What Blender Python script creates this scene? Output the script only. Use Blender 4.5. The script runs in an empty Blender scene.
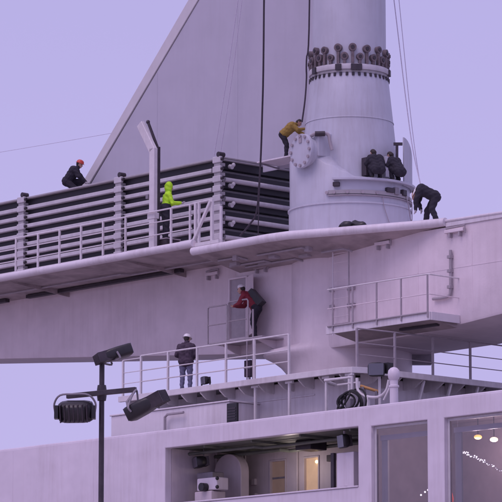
import bpy, bmesh, math, random
import numpy as np
from mathutils import Vector, Matrix
random.seed(7)
R = math.radians
scene = bpy.context.scene
COL = scene.collection

# ------------------------------------------------------------------ camera
PITCH, FPX = R(9.0), 3410.0
CAMZ = 1.7
cd = bpy.data.cameras.new('camera'); cam = bpy.data.objects.new('camera', cd); COL.objects.link(cam)
cam.location = (0, 0, CAMZ); cam.rotation_euler = (R(90) + PITCH, 0, 0)
cd.sensor_width = 36; cd.sensor_fit = 'HORIZONTAL'; cd.lens = 36 * FPX / 502.0
cd.clip_start = 0.5; cd.clip_end = 9000
scene.camera = cam
scene.render.resolution_x = 1024; scene.render.resolution_y = 1024

# ------------------------------------------------------------------ sky, sun, exposure
SUN_EL, SUN_AZ = R(58), R(-132)       # azimuth in the picture: from the left, in front of the ship
w = bpy.data.worlds.new('World'); scene.world = w; w.use_nodes = True
nt = w.node_tree; nt.nodes.clear()
out = nt.nodes.new('ShaderNodeOutputWorld')
sky = nt.nodes.new('ShaderNodeTexSky'); sky.sky_type = 'NISHITA'; sky.sun_disc = False
sky.sun_elevation = SUN_EL; sky.sun_rotation = R(222)
sky.air_density = 1.0; sky.dust_density = 4.0; sky.ozone_density = 3.0
bgs = nt.nodes.new('ShaderNodeBackground'); bgs.inputs[1].default_value = 0.05
nt.links.new(sky.outputs[0], bgs.inputs[0])
tc = nt.nodes.new('ShaderNodeTexCoord'); sp = nt.nodes.new('ShaderNodeSeparateXYZ')
nt.links.new(tc.outputs['Generated'], sp.inputs[0])
ramp = nt.nodes.new('ShaderNodeValToRGB'); cr = ramp.color_ramp
cr.elements[0].position = 0.0; cr.elements[0].color = (0.590, 0.515, 0.890, 1)
cr.elements[1].position = 1.0; cr.elements[1].color = (0.700, 0.570, 0.960, 1)
e = cr.elements.new(0.25); e.color = (0.515, 0.462, 0.845, 1)
nt.links.new(sp.outputs[2], ramp.inputs[0])
noi = nt.nodes.new('ShaderNodeTexNoise'); noi.inputs['Scale'].default_value = 5; noi.inputs['Detail'].default_value = 3
nt.links.new(tc.outputs['Generated'], noi.inputs['Vector'])
nm = nt.nodes.new('ShaderNodeMapRange'); nm.inputs[3].default_value = 0.95; nm.inputs[4].default_value = 1.05
nt.links.new(noi.outputs[0], nm.inputs[0])
bgo = nt.nodes.new('ShaderNodeBackground')
nt.links.new(ramp.outputs[0], bgo.inputs[0]); nt.links.new(nm.outputs[0], bgo.inputs[1])
mxs = nt.nodes.new('ShaderNodeMixShader'); mxs.inputs[0].default_value = 0.92    # thick overcast over the clear sky
nt.links.new(bgs.outputs[0], mxs.inputs[1]); nt.links.new(bgo.outputs[0], mxs.inputs[2])
nt.links.new(mxs.outputs[0], out.inputs[0])

sl = bpy.data.lights.new('sun', 'SUN'); sun = bpy.data.objects.new('sun', sl); COL.objects.link(sun)
sl.energy = 1.15; sl.angle = R(35); sl.color = (1.0, 0.79, 0.96)
sd = Vector((math.cos(SUN_EL) * math.cos(SUN_AZ), math.cos(SUN_EL) * math.sin(SUN_AZ), math.sin(SUN_EL)))
sun.rotation_euler = sd.to_track_quat('Z', 'Y').to_euler(); sun.location = (-30, -20, 60)

scene.view_settings.view_transform = 'Standard'; scene.view_settings.look = 'None'
scene.view_settings.exposure = 0.0; scene.view_settings.gamma = 1.0
scene.view_settings.use_curve_mapping = False

# ------------------------------------------------------------------ ship frame and pixel helpers
TH = R(48); CU, SU = math.cos(TH), math.sin(TH); MY = 110.0
def ray(px, py):
    a = (px - 251) / FPX; b = (251 - py) / FPX
    return Vector((a, math.cos(PITCH) - b * math.sin(PITCH), math.sin(PITCH) + b * math.cos(PITCH)))
_d = ray(350, 240); MX = _d.x / _d.y * MY
def s2w(p): return Vector((MX + p[0] * CU + p[1] * SU, MY - p[0] * SU + p[1] * CU, p[2]))
def w2s(p): x = p[0] - MX; y = p[1] - MY; return Vector((x * CU - y * SU, x * SU + y * CU, p[2]))
_o = w2s((0, 0, CAMZ))
def pl(px, py, i, c):
    d = ray(px, py); d = Vector((d.x * CU - d.y * SU, d.x * SU + d.y * CU, d.z))
    return _o + d * ((c - _o[i]) / d[i])
def V(px, py, c): return pl(px, py, 1, c)      # on a plane along the ship
def U(px, py, c): return pl(px, py, 0, c)      # on a plane across the ship
def Zp(px, py, c): return pl(px, py, 2, c)     # on a level plane
def D(px, py, y):                              # at a distance from the quay camera, world coordinates
    d = ray(px, py); return Vector((0, 0, CAMZ)) + d * (y / d.y)
def DS(px, py, y): return w2s(D(px, py, y))

# ------------------------------------------------------------------ materials
def mat(name, col, rough=0.5, metal=0.0, var=0.12, scale=3.0, bump=0.0, bscale=40.0, streak=0.0, dirt=(0.25, 0.2, 0.18), emit=None, spec=0.5, wave=0.0, smap=(4.5, 4.5, 0.28)):
    m = bpy.data.materials.new(name); m.use_nodes = True
    n = m.node_tree; N = n.nodes; L = n.links
    b = N['Principled BSDF']
    b.inputs['Roughness'].default_value = rough; b.inputs['Metallic'].default_value = metal
    b.inputs['Specular IOR Level'].default_value = spec
    t = N.new('ShaderNodeTexCoord')
    no = N.new('ShaderNodeTexNoise'); no.inputs['Scale'].default_value = scale; no.inputs['Detail'].default_value = 6; no.inputs['Roughness'].default_value = 0.6
    L.new(t.outputs['Object'], no.inputs['Vector'])
    mr = N.new('ShaderNodeMapRange'); mr.inputs[1].default_value = 0.3; mr.inputs[2].default_value = 0.7
    mr.inputs[3].default_value = 1 - var; mr.inputs[4].default_value = 1 + var * 0.6
    L.new(no.outputs[0], mr.inputs[0])
    mu = N.new('ShaderNodeVectorMath'); mu.operation = 'SCALE'; mu.inputs[0].default_value = col[:3]
    L.new(mr.outputs[0], mu.inputs['Scale'])
    cur = mu.outputs[0]
    if streak > 0:
        mp = N.new('ShaderNodeMapping'); mp.inputs['Scale'].default_value = smap
        L.new(t.outputs['Object'], mp.inputs[0])
        n2 = N.new('ShaderNodeTexNoise'); n2.inputs['Scale'].default_value = 1.6; n2.inputs['Detail'].default_value = 7; n2.inputs['Roughness'].default_value = 0.65
        L.new(mp.outputs[0], n2.inputs['Vector'])
        n3 = N.new('ShaderNodeTexNoise'); n3.inputs['Scale'].default_value = 0.55; n3.inputs['Detail'].default_value = 4
        L.new(t.outputs['Object'], n3.inputs['Vector'])
        pr = N.new('ShaderNodeMath'); pr.operation = 'MULTIPLY'; L.new(n2.outputs[0], pr.inputs[0]); L.new(n3.outputs[0], pr.inputs[1])
        m2 = N.new('ShaderNodeMapRange'); m2.inputs[1].default_value = 0.22; m2.inputs[2].default_value = 0.42; m2.inputs[3].default_value = 0; m2.inputs[4].default_value = streak
        L.new(pr.outputs[0], m2.inputs[0])
        mx = N.new('ShaderNodeMix'); mx.data_type = 'RGBA'
        L.new(m2.outputs[0], mx.inputs[0]); L.new(cur, mx.inputs[6]); mx.inputs[7].default_value = (*dirt, 1)
        cur = mx.outputs[2]
    L.new(cur, b.inputs['Base Color'])
    rr = N.new('ShaderNodeMapRange'); rr.inputs[3].default_value = max(0.02, rough - 0.1); rr.inputs[4].default_value = min(1, rough + 0.12)
    L.new(no.outputs[0], rr.inputs[0]); L.new(rr.outputs[0], b.inputs['Roughness'])
    if bump > 0:
        nb = N.new('ShaderNodeTexNoise'); nb.inputs['Scale'].default_value = bscale; nb.inputs['Detail'].default_value = 4
        L.new(t.outputs['Object'], nb.inputs['Vector'])
        bp = N.new('ShaderNodeBump'); bp.inputs['Strength'].default_value = bump; bp.inputs['Distance'].default_value = 0.02
        L.new(nb.outputs[0], bp.inputs['Height'])
        if wave > 0:
            nw = N.new('ShaderNodeTexNoise'); nw.inputs['Scale'].default_value = 0.9; nw.inputs['Detail'].default_value = 2
            L.new(t.outputs['Object'], nw.inputs['Vector'])
            b2 = N.new('ShaderNodeBump'); b2.inputs['Strength'].default_value = wave; b2.inputs['Distance'].default_value = 0.15
            L.new(nw.outputs[0], b2.inputs['Height']); L.new(bp.outputs[0], b2.inputs['Normal'])
            L.new(b2.outputs[0], b.inputs['Normal'])
        else: L.new(bp.outputs[0], b.inputs['Normal'])
    if emit:
        b.inputs['Emission Color'].default_value = (*emit[0], 1); b.inputs['Emission Strength'].default_value = emit[1]
    return m
M = {}
M['paint'] = mat('white_ship_paint', (0.70, 0.66, 0.70), 0.42, var=0.06, scale=0.8, bump=0.10, bscale=14, streak=0.40, dirt=(0.40, 0.34, 0.34), wave=0.2)
M['wallpaint'] = mat('white_house_paint', (0.68, 0.63, 0.695), 0.38, var=0.08, scale=0.7, bump=0.08, bscale=10, streak=0.34, dirt=(0.44, 0.38, 0.39), wave=0.30)
M['mastpaint'] = mat('white_mast_paint', (0.50, 0.51, 0.58), 0.45, var=0.08, scale=1.0, bump=0.08, bscale=18, streak=0.40, dirt=(0.34, 0.32, 0.34), wave=0.15)
M['boompaint'] = mat('pinkish_white_boom_paint', (0.74, 0.655, 0.69), 0.5, var=0.10, scale=0.9, bump=0.14, bscale=16, streak=0.24, dirt=(0.42, 0.34, 0.35), wave=0.25, smap=(3.2, 0.25, 0.25))
M['shade_grime'] = mat('shaded_grimy_soffit', (0.40, 0.335, 0.34), 0.65, var=0.30, scale=1.3, bump=0.25, bscale=12, streak=0.6, dirt=(0.16, 0.13, 0.13), smap=(1.6, 1.2, 1.2))  # shade under boom deck and balcony painted dark, with grime blotches mixed in
M['nonskid'] = mat('grey_nonskid_deck', (0.28, 0.26, 0.27), 0.9, var=0.2, scale=2, bump=0.5, bscale=60)
M['sail'] = mat('grey_sail', (0.45, 0.44, 0.515), 0.7, var=0.05, scale=0.6, bump=0.10, bscale=7, streak=0.18, dirt=(0.34, 0.33, 0.37), wave=0.08)
M['batten'] = mat('pale_batten', (0.58, 0.56, 0.58), 0.5, var=0.06, scale=2, bump=0.05)
M['slat'] = mat('pale_panel_edge', (0.55, 0.53, 0.56), 0.5, var=0.10, scale=2.5, bump=0.08, streak=0.35, dirt=(0.3, 0.28, 0.3))
M['slatgrey'] = mat('grey_panel_edge', (0.38, 0.36, 0.38), 0.5, var=0.12, scale=2.5, bump=0.08, streak=0.3, dirt=(0.2, 0.19, 0.2))
M['core'] = mat('dark_panel_core', (0.022, 0.020, 0.028), 0.55, var=0.3, scale=4, bump=0.2, bscale=9)
M['rail'] = mat('rail_paint', (0.66, 0.63, 0.65), 0.4, var=0.08, scale=6, bump=0.06, streak=0.25)
M['railgrey'] = mat('grey_rail_paint', (0.36, 0.32, 0.35), 0.45, var=0.12, scale=6, bump=0.06)
M['lug'] = mat('brown_grey_lug', (0.17, 0.135, 0.145), 0.6, metal=0.2, var=0.35, scale=9, bump=0.2)
M['black'] = mat('black_plastic', (0.018, 0.017, 0.020), 0.4, var=0.3, scale=8, bump=0.1)
M['darkmetal'] = mat('dark_metal', (0.055, 0.045, 0.055), 0.45, metal=0.3, var=0.3, scale=6, bump=0.15)
M['grey'] = mat('grey_metal', (0.25, 0.23, 0.26), 0.45, metal=0.2, var=0.2, scale=5, bump=0.1)
M['rubber'] = mat('rubber', (0.02, 0.02, 0.022), 0.8, var=0.2)
M['rope'] = mat('dark_rope', (0.045, 0.035, 0.05), 0.85, var=0.4, scale=30, bump=0.5, bscale=60)
M['palerope'] = mat('pale_rope', (0.55, 0.52, 0.62), 0.8, var=0.2, scale=30, bump=0.4, bscale=60)
M['lens'] = mat('lamp_glass', (0.10, 0.10, 0.13), 0.12, var=0.1, spec=0.8)
M['warm'] = mat('lit_cabin_glow', (0.6, 0.45, 0.3), 0.6, emit=((1.0, 0.62, 0.40), 0.20))
M['bulb'] = mat('warm_bulb', (1, .9, .7), 0.4, emit=((1.0, 0.80, 0.42), 5.0))
M['orangebulb'] = mat('orange_bulb', (1, .6, .2), 0.4, emit=((1.0, 0.55, 0.14), 2.0))
M['whitebulb'] = mat('white_bulb', (1, 1, 1), 0.4, emit=((0.95, 0.92, 1.0), 2.2))
M['redlamp'] = mat('red_lamp', (0.7, 0.06, 0.04), 0.5, emit=((1.0, 0.12, 0.06), 0.5))
M['orange'] = mat('orange_plastic', (0.42, 0.22, 0.07), 0.6, var=0.2)
M['inner'] = mat('inner_wall', (0.62, 0.55, 0.58), 0.55, var=0.10, scale=1.5, bump=0.08, streak=0.25)
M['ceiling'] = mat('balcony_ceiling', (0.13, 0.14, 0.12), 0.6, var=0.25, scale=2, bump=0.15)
M['room'] = mat('room_wall', (0.42, 0.34, 0.38), 0.7, var=0.15, scale=2)
M['glassdim'] = mat('dim_cabin_glass', (0.24, 0.19, 0.18), 0.15, var=0.2, spec=0.6)
M['dimglow'] = mat('dim_lit_cabin_glow', (0.34, 0.26, 0.22), 0.4, emit=((1.0, 0.60, 0.42), 0.05))
M['concrete'] = mat('quay_concrete', (0.45, 0.40, 0.39), 0.9, var=0.25, scale=0.4, bump=0.4, bscale=5)
M['water'] = mat('harbour_water', (0.03, 0.04, 0.05), 0.08, var=0.1, scale=0.1, bump=0.5, bscale=1.2)
M['hull'] = mat('hull_paint', (0.62, 0.60, 0.63), 0.35, var=0.06, scale=0.4, bump=0.08, streak=0.3)
# people
M['skin'] = mat('skin', (0.50, 0.31, 0.24), 0.55, var=0.08, scale=10)
M['hair'] = mat('hair', (0.03, 0.022, 0.02), 0.7, var=0.2, scale=30)
M['navy'] = mat('navy_cloth', (0.022, 0.020, 0.032), 0.85, var=0.3, scale=7, bump=0.5, bscale=16)
M['plum'] = mat('dark_plum_cloth', (0.060, 0.040, 0.065), 0.85, var=0.25, scale=7, bump=0.5, bscale=16)
M['jeans'] = mat('washed_jeans', (0.16, 0.16, 0.25), 0.9, var=0.25, scale=8, bump=0.4, bscale=18)
M['lime'] = mat('lime_hivis_cloth', (0.50, 0.92, 0.03), 0.75, var=0.15, scale=7, bump=0.5, bscale=14)
M['khaki'] = mat('mustard_cloth', (0.30, 0.20, 0.045), 0.85, var=0.2, scale=7, bump=0.5, bscale=14)
M['red'] = mat('dark_red_cloth', (0.20, 0.018, 0.035), 0.8, var=0.25, scale=7, bump=0.5, bscale=14)
M['hat_white'] = mat('white_hard_hat', (0.72, 0.70, 0.72), 0.35, var=0.05)
M['hat_red'] = mat('red_hard_hat', (0.55, 0.06, 0.04), 0.35, var=0.05)
M['glove'] = mat('pale_glove', (0.45, 0.42, 0.45), 0.8, var=0.1)
M['boot'] = mat('boot', (0.02, 0.018, 0.018), 0.7, var=0.2)
# window glass: real pane, see-through with a sky reflection
g = bpy.data.materials.new('window_glass'); g.use_nodes = True; N = g.node_tree.nodes; N.clear()
go = N.new('ShaderNodeOutputMaterial'); gm = N.new('ShaderNodeMixShader'); gt = N.new('ShaderNodeBsdfTransparent'); gg = N.new('ShaderNodeBsdfGlossy'); gf = N.new('ShaderNodeFresnel')
gt.inputs[0].default_value = (0.72, 0.70, 0.74, 1); gg.inputs['Roughness'].default_value = 0.03; gf.inputs[0].default_value = 2.3
gn = N.new('ShaderNodeTexNoise'); gn.inputs['Scale'].default_value = 0.8; gb = N.new('ShaderNodeBump'); gb.inputs['Strength'].default_value = 0.03
g.node_tree.links.new(gn.outputs[0], gb.inputs['Height']); g.node_tree.links.new(gb.outputs[0], gg.inputs['Normal'])
ge = N.new('ShaderNodeNewGeometry'); gs = N.new('ShaderNodeMath'); gs.operation = 'SUBTRACT'; gs.inputs[0].default_value = 1
g.node_tree.links.new(ge.outputs['Backfacing'], gs.inputs[1]); gx = N.new('ShaderNodeMath'); gx.operation = 'MULTIPLY'
g.node_tree.links.new(gs.outputs[0], gx.inputs[0]); g.node_tree.links.new(gf.outputs[0], gx.inputs[1]); g.node_tree.links.new(gx.outputs[0], gm.inputs[0]); g.node_tree.links.new(gt.outputs[0], gm.inputs[1]); g.node_tree.links.new(gg.outputs[0], gm.inputs[2]); g.node_tree.links.new(gm.outputs[0], go.inputs[0])
M['glass'] = g

# ------------------------------------------------------------------ mesh builder, in ship coordinates (u, v, z)
class MB:
    def __init__(s): s.v = []; s.f = []
    def add(s, vs, fs):
        o = len(s.v); s.v += [Vector(p) for p in vs]; s.f += [tuple(i + o for i in f) for f in fs]; return s
    def box(s, u0, u1, v0, v1, z0, z1):
        vs = [(u0,v0,z0),(u1,v0,z0),(u1,v1,z0),(u0,v1,z0),(u0,v0,z1),(u1,v0,z1),(u1,v1,z1),(u0,v1,z1)]
        return s.add(vs, [(0,3,2,1),(4,5,6,7),(0,1,5,4),(1,2,6,5),(2,3,7,6),(3,0,4,7)])
    def obox(s, c, ax, ay, az, h):                     # oriented box: centre, three axes, half sizes
        c = Vector(c); a = [Vector(ax).normalized() * h[0], Vector(ay).normalized() * h[1], Vector(az).normalized() * h[2]]
        vs = [c + a[0]*i + a[1]*j + a[2]*k for k in (-1,1) for i, j in ((-1,-1),(1,-1),(1,1),(-1,1))]
        return s.add(vs, [(0,3,2,1),(4,5,6,7),(0,1,5,4),(1,2,6,5),(2,3,7,6),(3,0,4,7)])
    def bar(s, p0, p1, w, h=None, up=(0,0,1)):         # square bar between two points
        p0 = Vector(p0); p1 = Vector(p1); d = (p1 - p0); up = Vector(up)
        if abs(d.normalized().dot(up)) > .95: up = Vector((1,0,0))
        x = d.cross(up).normalized(); y = x.cross(d).normalized()
        return s.obox((p0 + p1) / 2, d, x, y, (d.length / 2, w / 2, (h or w) / 2))
    def tube(s, pts, r, n=8, r1=None, cap=True):
        pts = [Vector(p) for p in pts]; k = len(pts); rings = []
        a = None
        for i, p in enumerate(pts):
            d = (pts[min(i+1,k-1)] - pts[max(i-1,0)]).normalized()
            if a is None: a = d.orthogonal().normalized()
            a = (a - d * a.dot(d)).normalized(); b = d.cross(a)
            rr = r if r1 is None else r + (r1 - r) * i / (k - 1)
            rings.append([p + (a * math.cos(t) + b * math.sin(t)) * rr for t in [2*math.pi*j/n for j in range(n)]])
        vs = [q for g_ in rings for q in g_]; fs = []
        for i in range(k-1):
            for j in range(n): fs.append((i*n+j, i*n+(j+1)%n, (i+1)*n+(j+1)%n, (i+1)*n+j))
        if cap: fs += [tuple(range(n))[::-1], tuple((k-1)*n + j for j in range(n))]
        return s.add(vs, fs)
    def lathe(s, prof, c=(0,0), n=96, cap=True):
        vs = []; fs = []; k = len(prof)
        for r, z in prof:
            for j in range(n):
                t = 2*math.pi*j/n; vs.append((c[0]+r*math.cos(t), c[1]+r*math.sin(t), z))
        for i in range(k-1):
            for j in range(n): fs.append((i*n+j, i*n+(j+1)%n, (i+1)*n+(j+1)%n, (i+1)*n+j))
        if cap: fs += [tuple(range(n))[::-1], tuple((k-1)*n + j for j in range(n))]
        return s.add(vs, fs)
    def prism(s, poly, dvec):                          # closed polygon swept along a vector
        n = len(poly); p = [Vector(q) for q in poly]; d = Vector(dvec)
        return s.add(p + [q + d for q in p], [tuple(range(n))[::-1], tuple(range(n, 2*n))] + [(i, (i+1)%n, n+(i+1)%n, n+i) for i in range(n)])
    def loft(s, secs):                                 # list of equal-length closed rings
        n = len(secs[0]); vs = [q for r_ in secs for q in r_]; fs = []
        for i in range(len(secs)-1):
            for j in range(n): fs.append((i*n+j, i*n+(j+1)%n, (i+1)*n+(j+1)%n, (i+1)*n+j))
        fs += [tuple(range(n))[::-1], tuple((len(secs)-1)*n+j for j in range(n))]
        return s.add(vs, fs)
    def ball(s, c, r, n=10, m=7):
        rx, ry, rz = r if hasattr(r, '__len__') else (r, r, r)
        vs = [(c[0],c[1],c[2]-rz)]; fs = []
        for i in range(1, m):
            t = -math.pi/2 + math.pi*i/m
            for j in range(n):
                q = 2*math.pi*j/n; vs.append((c[0]+rx*math.cos(t)*math.cos(q), c[1]+ry*math.cos(t)*math.sin(q), c[2]+rz*math.sin(t)))
        vs.append((c[0],c[1],c[2]+rz)); top = len(vs)-1
        for j in range(n): fs.append((0, 1+(j+1)%n, 1+j)); fs.append((top, 1+(m-2)*n+j, 1+(m-2)*n+(j+1)%n))
        for i in range(m-2):
            for j in range(n): fs.append((1+i*n+j, 1+i*n+(j+1)%n, 1+(i+1)*n+(j+1)%n, 1+(i+1)*n+j))
        return s.add(vs, fs)
    def build(s, name, m, parent=None, bevel=0.0, smooth=40, base=None):
        me = bpy.data.meshes.new(name)
        b0 = Vector(parent['_b']) if parent is not None else Vector(base if base is not None else (0,0,0))
        me.from_pydata([p - b0 for p in s.v], [], s.f)
        bm = bmesh.new(); bm.from_mesh(me); bmesh.ops.recalc_face_normals(bm, faces=bm.faces[:]); bm.to_mesh(me); bm.free()
        me.materials.append(M[m] if isinstance(m, str) else m)
        o = bpy.data.objects.new(name, me); COL.objects.link(o)
        if smooth:
            for p in me.polygons: p.use_smooth = True
            me.set_sharp_from_angle(angle=R(smooth))
        if bevel:
            bv = o.modifiers.new('bevel', 'BEVEL'); bv.width = bevel; bv.segments = 2; bv.limit_method = 'ANGLE'; bv.angle_limit = R(50)
            bv.harden_normals = True
        if parent is not None:
            o.parent = parent; o['_b'] = parent['_b']
        else:
            o.location = s2w(b0); o.rotation_euler = (0, 0, -TH); o['_b'] = tuple(b0)
        return o
def tag(o, label, cat, group=None, kind=None):
    if label: o['label'] = label
    if cat: o['category'] = cat
    if group: o['group'] = group
    if kind: o['kind'] = kind
    return o
def thing(name, base, label, cat, group=None):
    o = bpy.data.objects.new(name, None); COL.objects.link(o); o.empty_display_size = .2
    o.location = s2w(base); o.rotation_euler = (0, 0, -TH); o['_b'] = tuple(base)
    return tag(o, label, cat, group)
def child_copy(src, parent, off):                      # a look-alike piece that shares its mesh
    c = src.copy(); COL.objects.link(c); c.parent = parent; c.location = Vector(src.location) + Vector(off); return c
def lerp(a, b, t): return a + (b - a) * t
def curve_pts(pts, n=8):                               # Catmull-Rom through points
    P = [Vector(p) for p in pts]; P = [P[0]*2 - P[1]] + P + [P[-1]*2 - P[-2]]; o = []
    for i in range(1, len(P)-2):
        a, b, c, d = P[i-1:i+3]
        for k in range(n):
            t = k/n; o.append(.5*((2*b)+(-a+c)*t+(2*a-5*b+4*c-d)*t*t+(-a+3*b-3*c+d)*t**3))
    return o + [P[-2]]

# ------------------------------------------------------------------ the ground, the water, the hull
def wsheet(name, pts, m, z):
    mb = MB(); mb.add([w2s((x, y, z)) for x, y in pts], [tuple(range(len(pts)))]); o = mb.build(name, m, smooth=0); return tag(o, None, None, kind='structure')
wsheet('water', [(-4000,-60),(4000,-60),(4000,7000),(-4000,7000)], 'water', -1.8)
qa, qb = s2w((-120,-11.5,0)), s2w((120,-11.5,0))
mb = MB(); q = [w2s((-180,-120,0)), w2s((180,-120,0)), Vector((160,-11.5,0)), Vector((-160,-11.5,0))]
mb.prism(q, (0,0,-2.6)); tag(mb.build('quay', 'concrete', smooth=0, base=(0,-12,0)), None, None, kind='structure')

ROOF, FLOOR, DECK, DECKL = 12.88, 14.42, 19.2, 19.46
WV = -6.5                                              # plane of the ship's side wall
ship = thing('ship_hull', (0, 0, -1.8), 'long white hull and lower decks of the ship along the quay', 'ship')
secs = []
for u, hb in ((-70,1.5),(-58,4.8),(-40,6.6),(40,6.6),(56,4.6),(66,.5)):
    secs.append([Vector((u,-hb*.82,-2.4)), Vector((u,hb*.82,-2.4)), Vector((u,hb+.1,3.0)), Vector((u,hb+.1,6.3)), Vector((u,-hb-.1,6.3)), Vector((u,-hb-.1,3.0))])
MB().loft(secs).build('hull', 'hull', ship, smooth=20)

# ------------------------------------------------------------------ superstructure (side wall with openings)
house = thing('ship_superstructure', (0, 0, 6.3), 'white ship superstructure with open side gallery and tall windows below the mast', 'superstructure')
GU0, GU1 = V(165,447,WV).x, V(358,428,WV).x            # open gallery
GZ1, GZ0 = 12.35, V(348,488,WV).z
W1A, W1B = V(371,427,WV).x, V(427,420,WV).x
W2A, W2B = V(444,417,WV).x, V(509,411,WV).x
WZ1, WZ0 = 12.31, 8.6
holes = [(GU0,GU1,GZ0,GZ1), (W1A,W1B,WZ0,WZ1), (W2A,W2B,WZ0,WZ1)]
W3 = (W2B+.65, W2B+3.0)
holes.append((W3[0], W3[1], WZ0, WZ1))
us = sorted({-30.0, 30.0} | {h[0] for h in holes} | {h[1] for h in holes}); zs = sorted({6.3, ROOF} | {h[2] for h in holes} | {h[3] for h in holes})
def in_hole(u, z): return any(h[0] < u < h[1] and h[2] < z < h[3] for h in holes)
def wallgrid(us, zs, v0, v1, test, name, m, parent, bevel=0):
    bm = bmesh.new(); vc = {}
    def vv(u, v, z):
        k = (round(u,4), round(v,4), round(z,4))
        if k not in vc: vc[k] = bm.verts.new(Vector(k) - Vector(parent['_b']))
        return vc[k]
    S = lambda i, j: 0 <= i < len(us)-1 and 0 <= j < len(zs)-1 and not test((us[i]+us[i+1])/2, (zs[j]+zs[j+1])/2)
    for i in range(len(us)-1):
        for j in range(len(zs)-1):
            if not S(i, j): continue
            a, b, c, d = us[i], us[i+1], zs[j], zs[j+1]
            bm.faces.new([vv(a,v0,c), vv(b,v0,c), vv(b,v0,d), vv(a,v0,d)]); bm.faces.new([vv(a,v1,c), vv(a,v1,d), vv(b,v1,d), vv(b,v1,c)])
            if not S(i-1,j): bm.faces.new([vv(a,v0,c), vv(a,v0,d), vv(a,v1,d), vv(a,v1,c)])
            if not S(i+1,j): bm.faces.new([vv(b,v0,c), vv(b,v1,c), vv(b,v1,d), vv(b,v0,d)])
            if not S(i,j-1): bm.faces.new([vv(a,v0,c), vv(a,v1,c), vv(b,v1,c), vv(b,v0,c)])
            if not S(i,j+1): bm.faces.new([vv(a,v0,d), vv(b,v0,d), vv(b,v1,d), vv(a,v1,d)])
    bmesh.ops.recalc_face_normals(bm, faces=bm.faces[:])
    me = bpy.data.meshes.new(name); bm.to_mesh(me); bm.free(); me.materials.append(M[m])
    o = bpy.data.objects.new(name, me); COL.objects.link(o); o.parent = parent; o['_b'] = parent['_b']
    if bevel:
        bv = o.modifiers.new('bevel','BEVEL'); bv.width = bevel; bv.segments = 2; bv.limit_method = 'ANGLE'
    return o
wallgrid(us, zs, WV, WV+.28, in_hole, 'wall', 'wallpaint', house, bevel=.025)
for uu in (-9.4, -5.2, 14.6):                          # weld seams, slightly proud
    MB().box(uu-.012, uu+.012, WV-.004, WV+.01, 6.5, ROOF-.05).build('weld_seam', 'wallpaint', house)
MB().box(-30,30,WV+.282,6.4,ROOF-.2,ROOF-.02).build('roof', 'nonskid', house)
MB().tube([(-30,WV+.06,ROOF),(30,WV+.06,ROOF)], .055, 10).build('roof_edge', 'wallpaint', house)
MB().box(-30,30,6.4,6.6,6.3,ROOF).build('far_wall', 'wallpaint', house)
MB().box(-30.2,-30,WV,6.6,6.3,ROOF).build('end_wall', 'wallpaint', house)
MB().box(30,30.2,WV,6.6,6.3,ROOF).build('end_wall', 'wallpaint', house)
# gallery recess
rndg = random.Random(4)
GB = WV + 2.9                                          # back wall of the gallery
MB().box(GU0-.12,GU0-.003,WV+.281,GB,9.0,GZ1+.1).build('gallery_side_wall', 'inner', house)
MB().box(GU1+.003,GU1+.12,WV+.281,GB,9.0,GZ1+.1).build('gallery_side_wall', 'inner', house)
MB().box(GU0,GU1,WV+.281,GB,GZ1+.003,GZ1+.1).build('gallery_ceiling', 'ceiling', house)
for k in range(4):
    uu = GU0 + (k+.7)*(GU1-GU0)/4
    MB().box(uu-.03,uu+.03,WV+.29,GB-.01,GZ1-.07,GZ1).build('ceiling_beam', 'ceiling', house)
for vv_, rr_, zz in ((WV+1.0,.05,.12),(WV+1.25,.035,.10),(WV+2.1,.06,.14)):
    MB().tube([(GU0,vv_,GZ1-zz),(GU0+3.1,vv_,GZ1-zz),(GU0+3.3,vv_+.2,GZ1-zz-.03),(GU1,vv_+.2,GZ1-zz)], rr_, 8).build('ceiling_pipe', 'ceiling', house)
MB().box(GU0+4.4,GU0+5.1,WV+1.5,WV+2.2,GZ1-.3,GZ1).build('ceiling_unit', 'darkmetal', house, bevel=.03)
MB().box(GU0,GU1,WV+.281,GB,9.0,9.12).build('gallery_floor', 'grey', house)
gw = [(V(271,470,GB).x, V(285.5,470,GB).x), (V(305,470,GB).x, V(318.5,470,GB).x)]
gz0, gz1 = V(295,493,GB).z, V(295,459.5,GB).z
us2 = sorted([GU0-.12, GU1+.12] + [x for p in gw for x in p]); 
wallgrid(us2, [9.0, gz0, gz1, GZ1+.1], GB, GB+.15, lambda u, z: any(a<u<b for a,b in gw) and gz0<z<gz1, 'gallery_back_wall', 'inner', house)
for i, (a, b) in enumerate(gw):
    f = MB()
    t = .05
    for (x0,x1,z0,z1) in ((a-t,a,gz0-t,gz1+t),(b,b+t,gz0-t,gz1+t),(a,b,gz0-t,gz0),(a,b,gz1,gz1+t)): f.box(x0,x1,GB-.035,GB-.002,z0,z1)
    wf = f.build('cabin_window', 'inner', house, bevel=.008)
    MB().box(a+.003,b-.003,GB+.06,GB+.08,gz0+.003,gz1-.003).build('pane', 'warm' if i else 'dimglow', wf)
    if i:
        MB().ball((b-.08, GB+.0, gz1-.14), .05).build('bulb', 'bulb', wf)
        l = bpy.data.lights.new('gallery_fill', 'POINT'); l.energy = 15; l.color = (1.0, .82, .76); l.shadow_soft_size = .18  # added fill light for the gallery, set well away from the visible bulb
        lo = bpy.data.objects.new('gallery_fill', l); COL.objects.link(lo); lo.parent = house; lo.location = Vector((b-.3, GB-.9, gz1-.35))-Vector(house['_b'])
    else: MB().box(a+.02,b-.02,GB+.045,GB+.058,gz0+.5,gz0+.56).build('blind_bar', 'grey', wf)
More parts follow.
